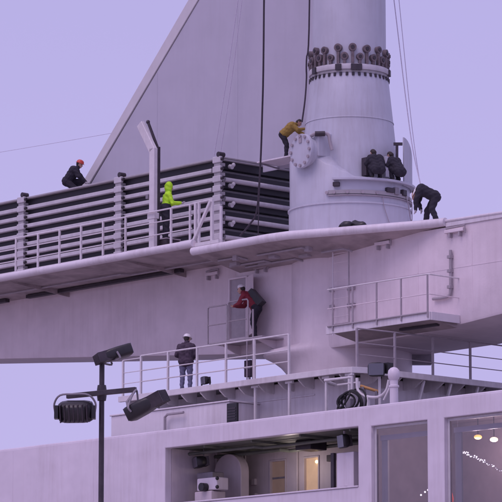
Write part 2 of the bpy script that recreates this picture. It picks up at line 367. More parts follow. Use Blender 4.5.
# arched locker against the back wall, in the corner
AV = WV+1.9
au0, au1, az = V(214,470,AV).x, V(241,470,AV).x, V(226,454,AV).z
rr = (au1-au0)/2
arch = [(au0,AV,9.1)] + [(au0+rr-rr*math.cos(t), AV, az-rr*.9+rr*.9*math.sin(t)) for t in [math.pi*k/14 for k in range(15)]] + [(au1,AV,9.1)]
MB().prism(arch, (0,.35,0)).build('arched_locker', 'inner', house, bevel=.03)
MB().box(au0-.5,au0-.02,AV+.05,AV+.3,9.12,az-.75).build('locker_side', 'inner', house, bevel=.02)
MB().tube([(au0-.12,AV+.2,9.12),(au0-.12,AV+.2,GZ1)],.025).build('stanchion', 'inner', house)
MB().box(V(335.5,470,WV+.9).x,V(338.5,470,WV+.9).x,WV+.7,WV+.8,9.12,V(337,453,WV+.8).z).build('cabinet_gap', 'darkmetal', house)
for k in range(9):                                     # clutter on the back wall: boxes, pipes
    uu = lerp(GU0+.3,GU1-1.2,rndg.random()); 
    if any(a_-.35 < uu < b_+.2 for a_, b_ in gw): continue
    zz = rndg.uniform(10.2,12.0); w_ = rndg.uniform(.08,.22); h_ = rndg.uniform(.1,.3)
    MB().box(uu,uu+w_,GB-rndg.uniform(.08,.2),GB-.002,zz,zz+h_).build('wall_box', rndg.choice(('grey','inner','darkmetal')), house, bevel=.012)
for uu in (GU0+.5,GU0+.62,GU0+3.05):
    MB().tube([(uu,GB-.06,9.12),(uu,GB-.06,GZ1)],.03).build('wall_pipe', 'inner', house)
# projecting panel by the near jamb
pa, pb = V(339,470,WV+.7).x, V(356,470,WV+.7).x
MB().box(pa,pb,WV+.6,WV+1.6,9.12,V(348,452,WV+.6).z).build('gallery_cabinet', 'wallpaint', house, bevel=.02)
MB().lathe([(.11,V(344,487,WV+.5).z-.03),(.11,V(344,487,WV+.5).z+.03)], (V(344,487,WV+.52).x, WV+.52), 20).build('mooring_eye', 'wallpaint', house)
# parapet capping of the gallery
MB().box(GU0+.002,GU1-.002,WV-.03,WV+.33,GZ0-.001,GZ0+.05).build('parapet_cap', 'wallpaint', house, bevel=.015)
MB().box(V(207,499,WV+.6).x, GU1-.002, WV+.36, WV+.75, 9.12, GZ0+.02).build('gallery_bench', 'wallpaint', house, bevel=.02)
# tall windows: recessed frames, panes, and a saloon behind
def window(a, b, z0, z1):
    f = MB(); t = .09
    for (x0,x1,q0,q1) in ((a,a+t,z0,z1),(b-t,b,z0,z1),(a+t,b-t,z0,z0+t),(a+t,b-t,z1-t,z1)): f.box(x0+.002,x1-.002,WV+.13,WV+.22,q0+.002,q1-.002)
    wf = f.build('window', 'slat', house, bevel=.01)
    MB().box(a+t,b-t,WV+.16,WV+.175,z0+t,z1-t).build('pane', 'glass', wf)
    MB().box(a+t+.02,b-t-.02,WV+.28,WV+.34,z1-.42,z1-.27).build('blind_rail', 'wallpaint', wf)
    MB().box(a+t+.05,a+t+.30,WV+.30,WV+.36,z0+t,z1-.42).build('curtain_panel', 'slat', wf)
for a, b in ((W1A,W1B),(W2A,W2B),W3): window(a, b, WZ0, WZ1)
MB().box(W1A-.4,W3[1]+.5,WV+3.4,WV+3.5,8.3,12.7).build('saloon_back_wall', 'room', house)
MB().box(GU1+.13,GU1+.2,WV+.285,WV+3.4,8.3,12.7).build('saloon_side_wall', 'room', house)
MB().box(W3[1]+.5,W3[1]+.6,WV+.285,WV+3.5,8.3,12.7).build('saloon_side_wall', 'room', house)
MB().box(GU1+.2,W3[1]+.5,WV+.285,WV+3.4,8.3,8.4).build('saloon_floor', 'room', house)
MB().box(GU1+.2,W3[1]+.5,WV+.285,WV+3.4,12.6,12.7).build('saloon_ceiling', 'room', house)
# saloon lights: two ceiling lamps, a fairy-light garland, a red lamp
def pend(px, py, v, m, label):
    p = V(px, py, v); t = thing('pendant_lamp', (p.x, v, 12.6), label, 'lamp', 'saloon lamps')
    MB().tube([(p.x,v,12.6),(p.x,v,p.z+.08)], .012, 6).build('cord', 'black', t)
    MB().ball((p.x,v,p.z), (.12,.12,.07), 14, 8).build('bulb', m, t)
    l = bpy.data.lights.new('lamp_light', 'POINT'); l.energy = 55; l.color = (1.0, .80, .84); l.shadow_soft_size = .12
    lo = bpy.data.objects.new('lamp_light', l); COL.objects.link(lo); lo.parent = t; lo.location = (0, -.05, p.z-12.6-.22)
pend(478, 437, WV+2.0, 'orangebulb', 'small orange glowing pendant lamp behind the saloon window')
pend(494, 439.5, WV+1.8, 'bulb', 'small bright white-yellow pendant lamp behind the saloon window')
gp = [V(x,y,WV+.9) for x,y in ((458,455),(461,452),(466,453),(478,458),(490,464),(507,474),(520,478))]
gar = thing('fairy_light_garland', gp[0], 'string of small white fairy lights sagging behind the saloon window', 'garland')
cp = curve_pts(gp, 11); MB().tube(cp, .008, 5).build('cord', 'palerope', gar)
fl = None
for k in range(0, len(cp)):
    p = cp[k] + Vector((random.uniform(-.03,.03), 0, random.uniform(-.05,.03)))
    MB().ball(p, random.uniform(.012,.026), 6, 4).build('fairy_light', 'whitebulb', gar)
MB().tube([gp[0], (gp[0].x, gp[0].y, 12.6)], .004, 4).build('hanging_wire', 'palerope', gar)
p = V(450,497,WV+.8)
rl = thing('red_lantern', (p.x,p.y,p.z-.3), 'red lit lantern standing low behind the saloon window', 'lantern')
MB().lathe([(.05,p.z-.3),(.09,p.z-.2),(.11,p.z-.05),(.07,p.z+.12),(.02,p.z+.2)], (p.x,p.y), 14).build('shade', 'redlamp', rl)
MB().box(p.x-.25,p.x+.25,p.y-.2,p.y+.2,8.4,p.z-.302).build('side_table', 'room', house)
for px, py in ((425,492),(421,495),(428,490)):
    p = V(px,py,WV+.7); MB().ball(p, .03, 6, 5).build('fairy_light', 'whitebulb', gar)

# gallery equipment
def floodlight(name, c, fwd, up, wd, ht, dp, label=None, group=None, base=None, parent=None, glass='lens', tp=.62):
    """finned floodlight: housing, cooling fins, glass, yoke; fwd = direction it shines, in ship coordinates"""
    c = Vector(c); fwd = Vector(fwd).normalized(); up = Vector(up); rt = fwd.cross(up).normalized(); up = rt.cross(fwd).normalized()
    t = parent
    if parent is None:
        t = thing(name, base if base is not None else c, label, 'floodlight', group)
    h = MB(); n = 4
    a = lambda s, x, y: c + fwd*s + rt*x + up*y
    secs = []
    for s, k in ((dp*.5,.96),(dp*.46,1),(dp*.12,1),(-dp*.1,lerp(1,tp,.15)),(-dp*.3,lerp(1,tp,.55)),(-dp*.44,tp),(-dp*.5,tp*.8)):
        rg = []
        for q in range(16):
            t_ = 2*math.pi*(q+.5)/16; cx, cy = math.cos(t_), math.sin(t_)
            rg.append(a(s, wd/2*k*math.copysign(abs(cx)**.45,cx), ht/2*k*math.copysign(abs(cy)**.45,cy)))
        secs.append(rg)
    hb = h.loft(secs).build('floodlight' if parent is not None else 'housing', 'black', t, smooth=50)
    sub = hb
    for i in range(7):
        x = (i/6-.5)*wd*.74
        MB().obox(a(-dp*.16, x, 0), fwd, rt, up, (dp*.36, .009, ht*.40)).build('cooling_fin', 'darkmetal', sub)
    MB().obox(a(dp*.5+.004,0,0), fwd, rt, up, (.006, wd*.44, ht*.42)).build('glass', glass, sub)
    return t, hb, a
p = V(201,462,WV+1.1)
t, hb, a = floodlight('gallery_floodlight', p, (-.5,-.85,-.12), (0,0,1), .80, .36, .40, 'black floodlight hung from the gallery ceiling beside the arched locker', 'black floodlights', base=(p.x,p.y,GZ1))
MB().tube([a(-.1,0,.12), (a(-.1,0,.12).x, a(-.1,0,.12).y, GZ1)], .025).build('hanger', 'grey', t)
p = V(345,441,WV+.55)
t, hb, a = floodlight('gallery_floodlight', p, (-.3,-.9,-.1), (0,0,1), .46, .42, .30, 'square black floodlight under the gallery ceiling above the white cabinet', 'black floodlights', base=(p.x,p.y,GZ1))
MB().bar(a(-.05,.1,.18), (a(-.05,.1,.18).x, a(-.05,.1,.18).y, GZ1), .05).build('hanger', 'wallpaint', t)
# deck winch in the gallery
p = V(212,498,WV+.9); wz = V(212,478,WV+.9).z
wn = thing('deck_winch', (p.x,p.y,9.12), 'pale winch unit with dark drum standing in the open gallery', 'winch')
MB().box(p.x-.55,p.x+.25,p.y-.25,p.y+.35,9.12,wz-.42).build('pedestal', 'inner', wn, bevel=.03)
MB().box(p.x-.5,p.x+.45,p.y-.2,p.y+.3,wz-.40,wz).build('casing', 'wallpaint', wn, bevel=.04)
MB().box(p.x-.85,p.x-.1,p.y+.1,p.y+.6,wz+.003,wz+.22).build('gear_box', 'grey', wn, bevel=.03)
MB().tube([(p.x-.05,p.y-.42,wz-.3),(p.x-.05,p.y-.203,wz-.3)], .13, 16).build('drum', 'black', wn)
for dx, dz in ((.47,-.05),(.47,-.32)): MB().ball((p.x+dx,p.y-.2,wz+dz), .06).build('knob', 'black', wn)

# ------------------------------------------------------------------ low coamings on the roof
cmg = thing('roof_locker', (-3, -5.4, ROOF-.02), 'low pale deck locker on the roof edge left of the black vent', 'locker')
a, b = V(111,420,-5.6).x, V(229,408,-5.6).x
MB().box(a,b,-5.6,-4.2,ROOF-.02,V(111,416.5,-5.6).z).build('box', 'paint', cmg, bevel=.03)
MB().box(a-.04,b+.04,-5.64,-4.16,V(111,416.5,-5.6).z+.001,V(111,416.5,-5.6).z+.05).build('lid', 'paint', cmg, bevel=.015)
c0 = V(159,415,-6.0)
dv = thing('drain_pipe', (c0.x,-5.9,ROOF-.02), 'short dark pipe with a bent top against the pale roof locker', 'pipe')
MB().tube([(c0.x,-5.75,ROOF-.02),(c0.x,-5.75,c0.z-.05),(c0.x+.12,-5.75,c0.z+.03),(c0.x+.9,-5.75,c0.z+.03)], .045).build('pipe', 'railgrey', dv)
a, b = V(226.5,410,-6.0).x, V(236.5,410,-6.0).x
bv = thing('black_vent_box', ((a+b)/2,-5.9,ROOF-.02), 'upright black vent box on the roof edge', 'vent')
MB().box(a,b,-6.0,-5.9,ROOF-.02,V(231,403,-6.0).z).build('box', 'black', bv, bevel=.02)
for k in range(6):
    z = ROOF+.1+k*.085; MB().box(a+.04,b-.04,-6.015,-6.001,z,z+.045).build('louvre', 'darkmetal', bv)

# ------------------------------------------------------------------ round mast house and the terrace
TV, TU = -5.0, 5.3
TL = V(120,397,TV).x                                   # left end
ter = thing('mast_terrace', (0,0,ROOF-.02), 'raised terrace deck with fascia and brackets around the mast foot', 'terrace')
MB().prism([(TL,TV,FLOOR-.05),(TU-.5,TV,FLOOR-.05),(TU-.15,TV+.15,FLOOR-.05),(TU,TV+.5,FLOOR-.05),(TU,5,FLOOR-.05),(TL,5,FLOOR-.05)],(0,0,.05)).build('deck', 'nonskid', ter)
# fascia beam, 3 mm proud of the deck
def poly_beam(path, w, z0, z1, name, m, parent, bevel=.01):
    mb = MB()
    pts = [Vector((p[0],p[1],0)) for p in path]; L_, R_ = [], []
    for i, p in enumerate(pts):
        d = (pts[min(i+1,len(pts)-1)]-pts[max(i-1,0)]).normalized(); n_ = Vector((-d.y,d.x,0))
        L_.append(p+n_*w/2); R_.append(p-n_*w/2)
    secs = [[(l.x,l.y,z0),(r_.x,r_.y,z0),(r_.x,r_.y,z1),(l.x,l.y,z1)] for l, r_ in zip(L_,R_)]
    return mb.loft([[Vector(q) for q in s_] for s_ in secs]).build(name, m, parent, bevel=bevel)
edge = [(TL,TV-.02),(TU-.5,TV-.02),(TU-.12,TV+.12),(TU+.02,TV+.5),(TU+.02,5)]
poly_beam(edge, .12, FLOOR-.17, FLOOR+.012, 'fascia', 'rail', ter)
MB().box(-1.1,2.9,-4.335,-4.302,FLOOR-.62,FLOOR-.58).build('casing_rib', 'paint', ter)
k = 0; uu = TL+.25
while uu < TU-.6:                                      # transverse brackets under the edge
    MB().prism([(uu-.03,TV+.06,FLOOR-.055),(uu-.03,TV+.06,FLOOR-.20),(uu-.03,TV+.3,FLOOR-.38),(uu-.03,TV+.69,FLOOR-.42),(uu-.03,TV+.69,FLOOR-.055)],(.06,0,0)).build('bracket', 'rail', ter)
    uu += .92
vv_ = TV+1.2
while vv_ < 4.6:
    MB().prism([(TU-.06,vv_,FLOOR-.055),(TU-.06,vv_,FLOOR-.18),(TU-.4,vv_,FLOOR-.38),(TU-.89,vv_,FLOOR-.42),(TU-.89,vv_,FLOOR-.055)],(0,.06,0)).build('bracket', 'rail', ter); vv_ += .92
# mast house below the terrace: a white casing with rounded corner
MB().prism([(-1.2,-4.3,ROOF-.02),(3.0,-4.3,ROOF-.02),(4.0,-3.9,ROOF-.02),(4.4,-3.0,ROOF-.02),(4.4,3.5,ROOF-.02),(-1.2,3.5,ROOF-.02)],(0,0,FLOOR-.08-ROOF)).build('mast_casing', 'paint', ter, bevel=.05)
MB().box(TL+.3,-1.2,-3.6,3.2,ROOF-.02,FLOOR-.06).build('side_casing', 'paint', ter, bevel=.04)
for px in (255, 289, 326, 349):
    u = V(px,385,TV+.1).x
    MB().box(u-.04,u+.04,TV+.08,TV+.16,ROOF-.02,FLOOR-.171).build('support_post', 'rail', ter, bevel=.008)
    MB().box(u-.16,u+.16,TV+.07,TV+.17,FLOOR-.25,FLOOR-.172).build('post_head', 'rail', ter, bevel=.008)
for px in (422, 449, 476):
    p0 = U(px+2,384,TU-.1); 
    MB().bar((TU-.1,p0.y,FLOOR-.17),(TU-.25,p0.y-.35,ROOF-.02),.07).build('strut', 'rail', ter)

# railings
def railing(name, base, label, path, zf, h, posts, mids=(0.42,0.78), m='rail', r=.028, group='deck railings', skip_top=False):
    t = thing(name, base, label, 'railing', group)
    P = [Vector(p) for p in path]
    MB().tube([(p.x,p.y,zf+h) for p in P], r, 8).build('top_rail', m, t)
    for q in mids: MB().tube([(p.x,p.y,zf+q) for p in P], r*.7, 6).build('mid_rail', m, t)
    for (x, y) in posts: MB().box(x-.032,x+.032,y-.032,y+.032,zf,zf+h-.005).build('post', m, t, bevel=.006)
    return t
pp = [(V(x,380,TV+.06).x, TV+.06) for x in (141,168,197,226,254.5,289)]
railing('terrace_railing', (TL,TV,FLOOR), 'white rail along the terrace edge beside the man in dark jacket', [(pp[0][0],TV+.06,0),(pp[-1][0],TV+.06,0)], FLOOR+.01, 1.27, pp)
railing('terrace_railing', (TL,TV,FLOOR), 'short thin rail at the open far end of the terrace', [(TL+.08,TV+.06,0),(pp[0][0]-.035,TV+.06,0)], FLOOR+.01, 1.2, [(TL+.08,TV+.06)], m='rail', r=.018)
pr = [(TU-.06, U(x,385,TU-.06).y) for x in (395,433,470.5,505)]; q0 = (V(357,370,TV+.35).x, TV+.35)
railing('terrace_railing', (TU,0,FLOOR), 'thin grey rail along the terrace side below the boom, behind the white cowl', [(q0[0],q0[1],0)]+[(x,y,0) for x, y in pr]+[(TU-.06,4.8,0)], FLOOR, 1.22, [q0]+pr+[(TU-.06,3.2),(TU-.06,4.8)], m='railgrey', r=.024)
# tubular white frame standing on the roof edge
a, b = V(352,377,-5.5), V(346,377,-5.5)
fr = thing('roof_frame', (a.x,-5.5,ROOF-.02), 'small white tubular frame standing on the roof by the coiled hose', 'frame')
MB().tube([(a.x,-5.5,ROOF-.02),(a.x,-5.5,a.z),(V(325,378,-5.5).x,-5.5,a.z)], .05, 8).build('front_hoop', 'rail', fr)
MB().tube([(b.x-.05,-4.9,ROOF-.02),(b.x-.05,-4.9,a.z-.08),(V(325,378,-5.5).x-.1,-4.9,a.z-.08),(V(325,378,-5.5).x,-5.5,a.z)], .035, 8).build('rear_hoop', 'rail', fr)

# ------------------------------------------------------------------ boom
boom = thing('boom', (0,0,15.6), 'huge pinkish white box boom running through the mast trunk', 'boom')
def zb(px, py, v): return V(px,py,v)
secs = []
def sec(u, wt, wb, zt, z0, r=.14):
    pts = []
    for (cx, cz, sx, sz) in ((wb,z0,1,0),(wt,zt,1,1),(-wt,zt,-1,1),(-wb,z0,-1,0)): pts.append(Vector((u,cx,cz)))
    return pts
BT = DECK-.26
kl = [V(0,364,-.4), V(110,362,-.4), V(160,361,-.4)]
def bz(u, wb):                                         # height that keeps the lower front edge on one long line
    w_ = s2w((u,-wb,16.0)); d_ = w_ - Vector((0,0,CAMZ)); px = 251 + FPX*d_.x/(d_.y*math.cos(PITCH)+d_.z*math.sin(PITCH))
    return V(px, 359.0-px*.020, -wb).z
SEC = [(-25,.95,.948,DECKL-.215,bz(-25,.95))]+[(u,wb+.002,wb,DECKL-.215 if u < -3.5 else BT,bz(u,wb)) for u,wb in ((-16.2,.95),(-10,.95),(-7.5,.95),(-5.6,.95),(-5.0,1.0),(-4.3,1.15),(-3.8,1.6),(-3.4,1.797),(-2.3,1.797))]+[(-1.0,1.8,1.797,BT,15.66),(5.0,1.8,1.797,BT,15.72),(6.84,1.8,1.797,BT,15.86),(8.54,1.8,1.797,BT,16.0),(12,1.6,1.4,BT,16.6),(13.5,1.2,.8,BT-.1,17.2)]
# section rings with a rounded lower edge
def ring(u, wt, wb, zt, z0):
    r_ = .10; n = Vector((wt-wb, zt-z0)).normalized()
    q = []
    for sgn in (1,-1):
        side = [(wb-r_, z0), (wb-r_*.3, z0+r_*.12), (wb+n.x*r_, z0+n.y*r_), (lerp(wb,wt,.5), lerp(z0,zt,.5)), (wt, zt)]
        if sgn == 1: q += [(x, z) for x, z in side]
        else: q += [(-x, z) for x, z in side[::-1]]
    return [Vector((u,x,z)) for x, z in q]
MB().loft([ring(*s_) for s_ in SEC]).build('beam', 'boompaint', boom, smooth=30)
# upper deck slab with its overhang, rounded lip all along
slabL = [(-22,-3.8),(-3.4,-3.8),(-3.4,2.4),(-22,2.4)]
MB().prism([(x,y,DECKL-.2) for x,y in slabL],(0,0,.18)).build('deck', 'boompaint', boom, bevel=.01)
lipR = [(-3.38,-3.8),(0.2,-3.82),(1.1,-3.7),(2.3,-3.2),(4.0,-2.55),(5.2,-2.1),(5.9,-1.86),(6.2,-1.83)]
MB().prism([(x,y,DECK-.2) for x,y in lipR+[(6.2,2.6),(-3.38,2.6)]],(0,0,.18)).build('deck', 'boompaint', boom, bevel=.01)
MB().tube([(-22,-3.8,DECKL-.08),(-3.42,-3.8,DECKL-.08)], .125, 14).build('deck_lip', 'paint', boom)
MB().tube([(x,y,DECK-.09) for x,y in [(-3.45,-3.8)]+lipR[1:]], .135, 14).build('deck_lip', 'paint', boom)
MB().box(6.2,12.4,-1.84,1.84,BT+.002,BT+.14).build('top_plate', 'paint', boom, bevel=.02)
MB().tube([(5.6,-1.82,DECK-.05),(8.54,-1.82,DECK-.10),(12.4,-1.82,DECK-.18)], .05, 8).build('top_rim', 'paint', boom)
# sloped web plates and pipes under the overhang
MB().prism([(-21.9,-3.70,DECKL-.203),(-21.9,-.9,DECKL-.203),(-21.9,-.9,DECKL-.30)],(18.4,0,0)).build('soffit', 'shade_grime', boom)
sf = [(x,y) for x,y in lipR]
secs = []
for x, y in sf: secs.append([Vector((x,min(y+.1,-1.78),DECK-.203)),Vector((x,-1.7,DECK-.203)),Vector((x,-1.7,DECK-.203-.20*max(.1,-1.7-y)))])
MB().loft(secs).build('soffit', 'shade_grime', boom)
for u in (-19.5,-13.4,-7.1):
    MB().prism([(u,-3.66,DECKL-.24),(u,-.9,DECKL-.24),(u,-.9,DECKL-.52)],(.04,0,0)).build('deck_bracket', 'shade_grime', boom)
for x0_, x1_ in ((28,182),(-60,8)):
    MB().box(V(x0_,286,-1.4).x,V(x1_,262,-1.4).x,-1.5,-1.3,DECKL-.42,DECKL-.30).build('cable_tray', 'darkmetal', boom, bevel=.01)
MB().tube([(-21,-2.2,DECKL-.31),(-9.0,-2.2,DECKL-.31),(-8.8,-1.9,DECKL-.33),(-4.5,-1.9,DECKL-.33)],.03).build('pipe', 'railgrey', boom)
for (u0,u1,v) in ((-3.1,-1.4,-2.5),(-1.2,.9,-3.0),(-2.6,-.2,-2.25),(1.2,2.2,-2.4),(-3.0,-2.0,-3.1)):
    MB().tube([(u0,v,DECK-.24-.2*(v+3.8)),(u1,v,DECK-.24-.2*(v+3.8)),(u1+.1,v+.3,DECK-.3-.2*(v+3.8))], .035, 8).build('pipe', 'railgrey', boom)
for (u0,v0,a_,b_) in ((-2.9,-2.7,.35,.2),(-1.9,-2.35,.5,.16),(-.9,-2.8,.3,.25),(.1,-2.4,.42,.2),(.9,-2.9,.22,.18),(-2.2,-3.2,.2,.15)):
    MB().box(u0,u0+a_,v0,v0+b_,DECK-.42-.1*(v0+3.8),DECK-.21).build('junction_box', 'railgrey', boom, bevel=.015)
# small raised lashing plates on the boom side
for (px,py,wd) in ((262,267,.66),(384,243.5,.66),(456,231,.82)):
    p = V(px,py,-1.82); 
    pd = MB().box(p.x-wd/2,p.x+wd/2,-1.94,-1.80,p.z-.05,p.z+.06).build('lashing_plate', 'boompaint', boom, bevel=.02)
    MB().tube([(p.x-wd/2+.05,-1.9,p.z+.10),(p.x+wd/2+.05,-1.9,p.z+.12),(p.x+wd/2+.06,-1.9,p.z-.12)], .028, 6).build('bar', 'railgrey', pd)
    for q in (-.2,.22): MB().box(p.x+q-.03,p.x+q+.03,-1.93,-1.80,p.z-.19,p.z-.051).build('lug', 'railgrey', pd)
p = V(213,274,-1.0); pd = MB().box(p.x-.31,p.x+.31,-1.1,-.94,p.z-.05,p.z+.06).build('lashing_plate', 'boompaint', boom, bevel=.02)
MB().tube([(p.x-.26,-1.08,p.z+.10),(p.x+.36,-1.08,p.z+.12),(p.x+.37,-1.08,p.z-.12)], .028, 6).build('bar', 'railgrey', pd)
for q in (-.2,.22): MB().box(p.x+q-.03,p.x+q+.03,-1.09,-.94,p.z-.19,p.z-.051).build('lug', 'railgrey', pd)
# pipe on the right-hand side of the boom
pt = [V(x,y,-1.88) for x,y in ((450.5,250),(450.5,290),(448,296),(442,298),(433,299))]
MB().tube(curve_pts(pt,4), .048, 10).build('drain_pipe', 'railgrey', boom)
for y_ in (257,271,287):
    p = V(450.5,y_,-1.86); MB().box(p.x-.075,p.x+.075,-1.95,-1.79,p.z-.05,p.z+.05).build('pipe_clamp', 'railgrey', boom, bevel=.01)
for u_ in (2.6,4.95,7.3,9.6):
    MB().box(u_-.014,u_+.014,-1.806,-1.79,16.2,DECK-.5).build('weld_seam', 'boompaint', boom)
MB().box(1.2,11.5,-1.806,-1.79,17.62,17.645).build('weld_seam', 'boompaint', boom)
# doors in the boom: access door with red-jacket man, and balcony door
def boom_door(x0,x1,y0,y1,open_=True):
    a, b = V(x0,(y0+y1)/2,-1.8), V(x1,(y0+y1)/2,-1.8); z1, z0 = V((x0+x1)/2,y0,-1.8).z, V((x0+x1)/2,y1,-1.8).z
    d = MB()
    for q in ((a.x-.06,a.x,z0-.06,z1+.06),(b.x,b.x+.06,z0-.06,z1+.06),(a.x,b.x,z1,z1+.06),(a.x,b.x,z0-.06,z0)): d.box(q[0],q[1],-1.87,-1.79,q[2],q[3])
    d = d.build('door', 'boompaint', boom, bevel=.01)
    MB().box(a.x,b.x,-1.815,-1.803,z0,z1).build('door_leaf' , 'railgrey' if open_ else 'boompaint', d)
    return a.x, b.x, z0, z1, d
da, db, dz0, dz1, dd = boom_door(231,247,279,338)
MB().prism([(db+.06,-1.87,dz0),(db+.06,-1.87,dz1),(db+.75,-2.25,dz1),(db+.75,-2.25,dz0)],(.02,.045,0)).build('open_leaf', 'boompaint', dd, bevel=.01)
ea, eb, ez0, ez1, ed = boom_door(334,348,289,322,False)
for (hx,hz) in ((.0,.2),(.0,.75)):
    MB().box(ea-.10,ea+.04,-1.92,-1.80,ez0+.25+hz,ez0+.38+hz).build('hinge', 'railgrey', ed)
    MB().box(eb+.05,eb+.35,-1.90,-1.80,ez0+.22+hz,ez0+.34+hz).build('handle', 'railgrey', ed)
# balcony at the balcony door
BF = 16.02
bu0, bu1 = V(327,332,-3.06).x, V(430,314,-3.06).x
bal = thing('boom_balcony', (bu0,-2.4,BF), 'narrow white service balcony bolted to the boom side with thin railing', 'balcony')
MB().box(bu0,bu1,-3.06,-1.81,BF-.05,BF).build('floor', 'boompaint', bal)
MB().box(bu0-.02,bu1+.02,-3.1,-3.04,BF-.14,BF+.12).build('fascia', 'paint', bal, bevel=.01)
MB().box(bu1,bu1+.05,-3.035,-1.81,BF-.14,BF+.12).build('end_fascia', 'paint', bal, bevel=.01)
MB().prism([(bu0,-2.9,BF-.052),(bu0,-1.81,BF-.052),(bu0,-1.81,BF-.26)],(bu1-bu0-.1,0,0)).build('soffit', 'shade_grime', bal)
MB().box(V(405,330,-2.2).x,bu1-.35,-2.45,-2.3,BF-.22,BF-.15).build('cable_tray', 'darkmetal', bal)
for x in (333,353,377,401.5,428):
    u = V(x,320,-3.11).x; MB().box(u-.022,u+.022,-3.145,-3.101,BF-.06,BF+1.25).build('post', 'railgrey', bal)
MB().tube([(bu0+.1,-3.125,BF+1.27),(bu1-.05,-3.125,BF+1.27),(bu1,-3.08,BF+1.27),(bu1,-1.8,BF+1.27)], .024, 8).build('top_rail', 'rail', bal)
MB().tube([(bu0+.1,-3.125,BF+.66),(bu1-.05,-3.125,BF+.66),(bu1,-3.08,BF+.66),(bu1,-1.8,BF+.66)], .016, 8).build('mid_rail', 'boompaint', bal)
MB().tube([(bu0+.1,-3.125,BF+.10),(bu1-.05,-3.125,BF+.10)], .03, 8).build('toe_rail', 'railgrey', bal)
# ladder from the upper deck to the balcony
ld = thing('boom_ladder', (V(340,300,-1.95).x,-1.95,BF), 'thin ladder dropping from the upper deck to the narrow balcony', 'ladder')
l0, l1 = V(333,300,-2.05).x, V(349,300,-2.05).x
for x in (l0,l1): MB().tube([(x,-2.05,BF),(x,-2.05,DECK-.21)], .024, 8).build('stile', 'railgrey' if x==l1 else 'paint', ld)
for k in range(10): MB().tube([(l0,-2.05,BF+.3+.29*k),(l1,-2.05,BF+.3+.29*k)], .012, 6).build('rung', 'boompaint', ld)
# landing at the open door
LZ = V(250,338.5,-2.5).z
lu0, lu1 = V(209,345,-2.75).x, V(262,338,-2.75).x
lan = thing('door_landing', (lu0,-2.3,LZ), 'small grated landing with grey rails under the open boom door', 'landing')
MB().box(lu0,lu1,-2.75,-1.81,LZ-.06,LZ).build('floor', 'railgrey', lan, bevel=.01)
MB().prism([(lu0+.4,-2.7,LZ-.062),(lu0+.4,-1.75,LZ-.062),(lu0+.4,-1.75,LZ-.4)],(.06,0,0)).build('bracket', 'boompaint', lan)
MB().prism([(lu1-.4,-2.7,LZ-.062),(lu1-.4,-1.75,LZ-.062),(lu1-.4,-1.75,LZ-.4)],(.06,0,0)).build('bracket', 'boompaint', lan)
def hoop(x0,x1,y0,v,z0):
    a, b = V(x0,y0,v).x, V(x1,y0,v).x; z = V((x0+x1)/2,y0,v).z
    MB().tube([(a,v,z0),(a,v,z-.05),(a+.05,v,z),(b-.05,v,z),(b,v,z-.05),(b,v,z0)], .028, 8).build('hoop', 'railgrey', lan)
    MB().tube([(a,v,(z+z0)/2),(b,v,(z+z0)/2)], .02, 6).build('hoop_bar', 'railgrey', lan)
hoop(208,227,306,-2.72,LZ-.03); hoop(228.5,248,300.5,-2.72,LZ-.03)
MB().tube([(V(253,338,-2.72).x,-2.72,FLOOR),(V(253,338,-2.72).x,-2.72,LZ+.9)], .03, 8).build('access_pole', 'railgrey', lan)
MB().tube([(V(247,338,-2.72).x,-2.72,FLOOR),(V(247,338,-2.72).x,-2.72,LZ+.2)], .022, 8).build('access_pole', 'railgrey', lan)

# ------------------------------------------------------------------ mast: trunk, collar, cone, tube
mast = thing('mast', (0,0,ROOF-.02), 'thick white mast with conical foot, bolted collar and ring of lugs', 'mast')
zf = lambda y, d=108.0: D(350,y,d).z
def shp(phi, r, z):                                    # phi: 0 faces the quay, + to the right in the picture
    X = r*math.sin(R(phi)); Y = -r*math.cos(R(phi)); q = w2s((MX+X, MY+Y, z)); return q
TP = [(2.0,ROOF-.02),(2.0,14.75),(2.03,14.95),(2.12,15.12),(2.28,15.3),(2.52,15.48),(2.8,15.62),(2.86,15.70),(2.8,15.80),(2.0,15.95),(2.0,DECK-.25)]
secs = []
for r_, z_ in TP: secs.append([shp(ph, 2.0+(r_-2.0)*max(0,math.cos(R(ph+100)))**3, z_) for ph in [3.75*k for k in range(96)]])
MB().loft(secs).build('trunk', 'boompaint', mast, smooth=60)
b0 = TH  # world angle -> ship angle offset
def shp(phi, r, z):                                    # phi: 0 faces the quay, + to the right in the picture
    X = r*math.sin(R(phi)); Y = -r*math.cos(R(phi)); q = w2s((MX+X, MY+Y, z)); return q
seam = zf(202)
MB().lathe([(2.0,DECK-.02),(2.0,seam-.03),(2.035,seam-.025),(2.035,seam+.025),(2.0,seam+.03),(1.985,seam+.04)]).build('lower_collar', 'mastpaint', mast, smooth=30)
def rim(phi):
    ks = [(-180,22.25),(-130,22.15),(-90,22.12),(-60,22.05),(-38,21.98),(-22,21.7),(-8,21.45),(5,21.25),(60,21.2),(95,21.25),(125,21.6),(150,22.1),(180,22.25)]
    for (a,x),(b,y) in zip(ks, ks[1:]):
        if a <= phi <= b:
            t = (phi-a)/(b-a); t = t*t*(3-2*t); return lerp(x,y,t)
n = 128; vs = []; fs = []
for j in range(n):
    ph = -180+360*j/n; z = rim(ph)
    k_ = max(0,min(1,max((5-ph)/45,(ph-85)/45))); zc = z + .07 + .33*k_*k_*(3-2*k_)
    for r_, zz in ((1.97,seam+.03),(1.97,z-.06),(1.93,z),(1.55,zc),(1.2,zc+.02)): vs.append(shp(ph,r_,zz))
for j in range(n):
    for k in range(4): fs.append((j*5+k,((j+1)%n)*5+k,((j+1)%n)*5+k+1,j*5+k+1))
MB().add(vs,fs).build('upper_collar', 'mastpaint', mast, smooth=50)
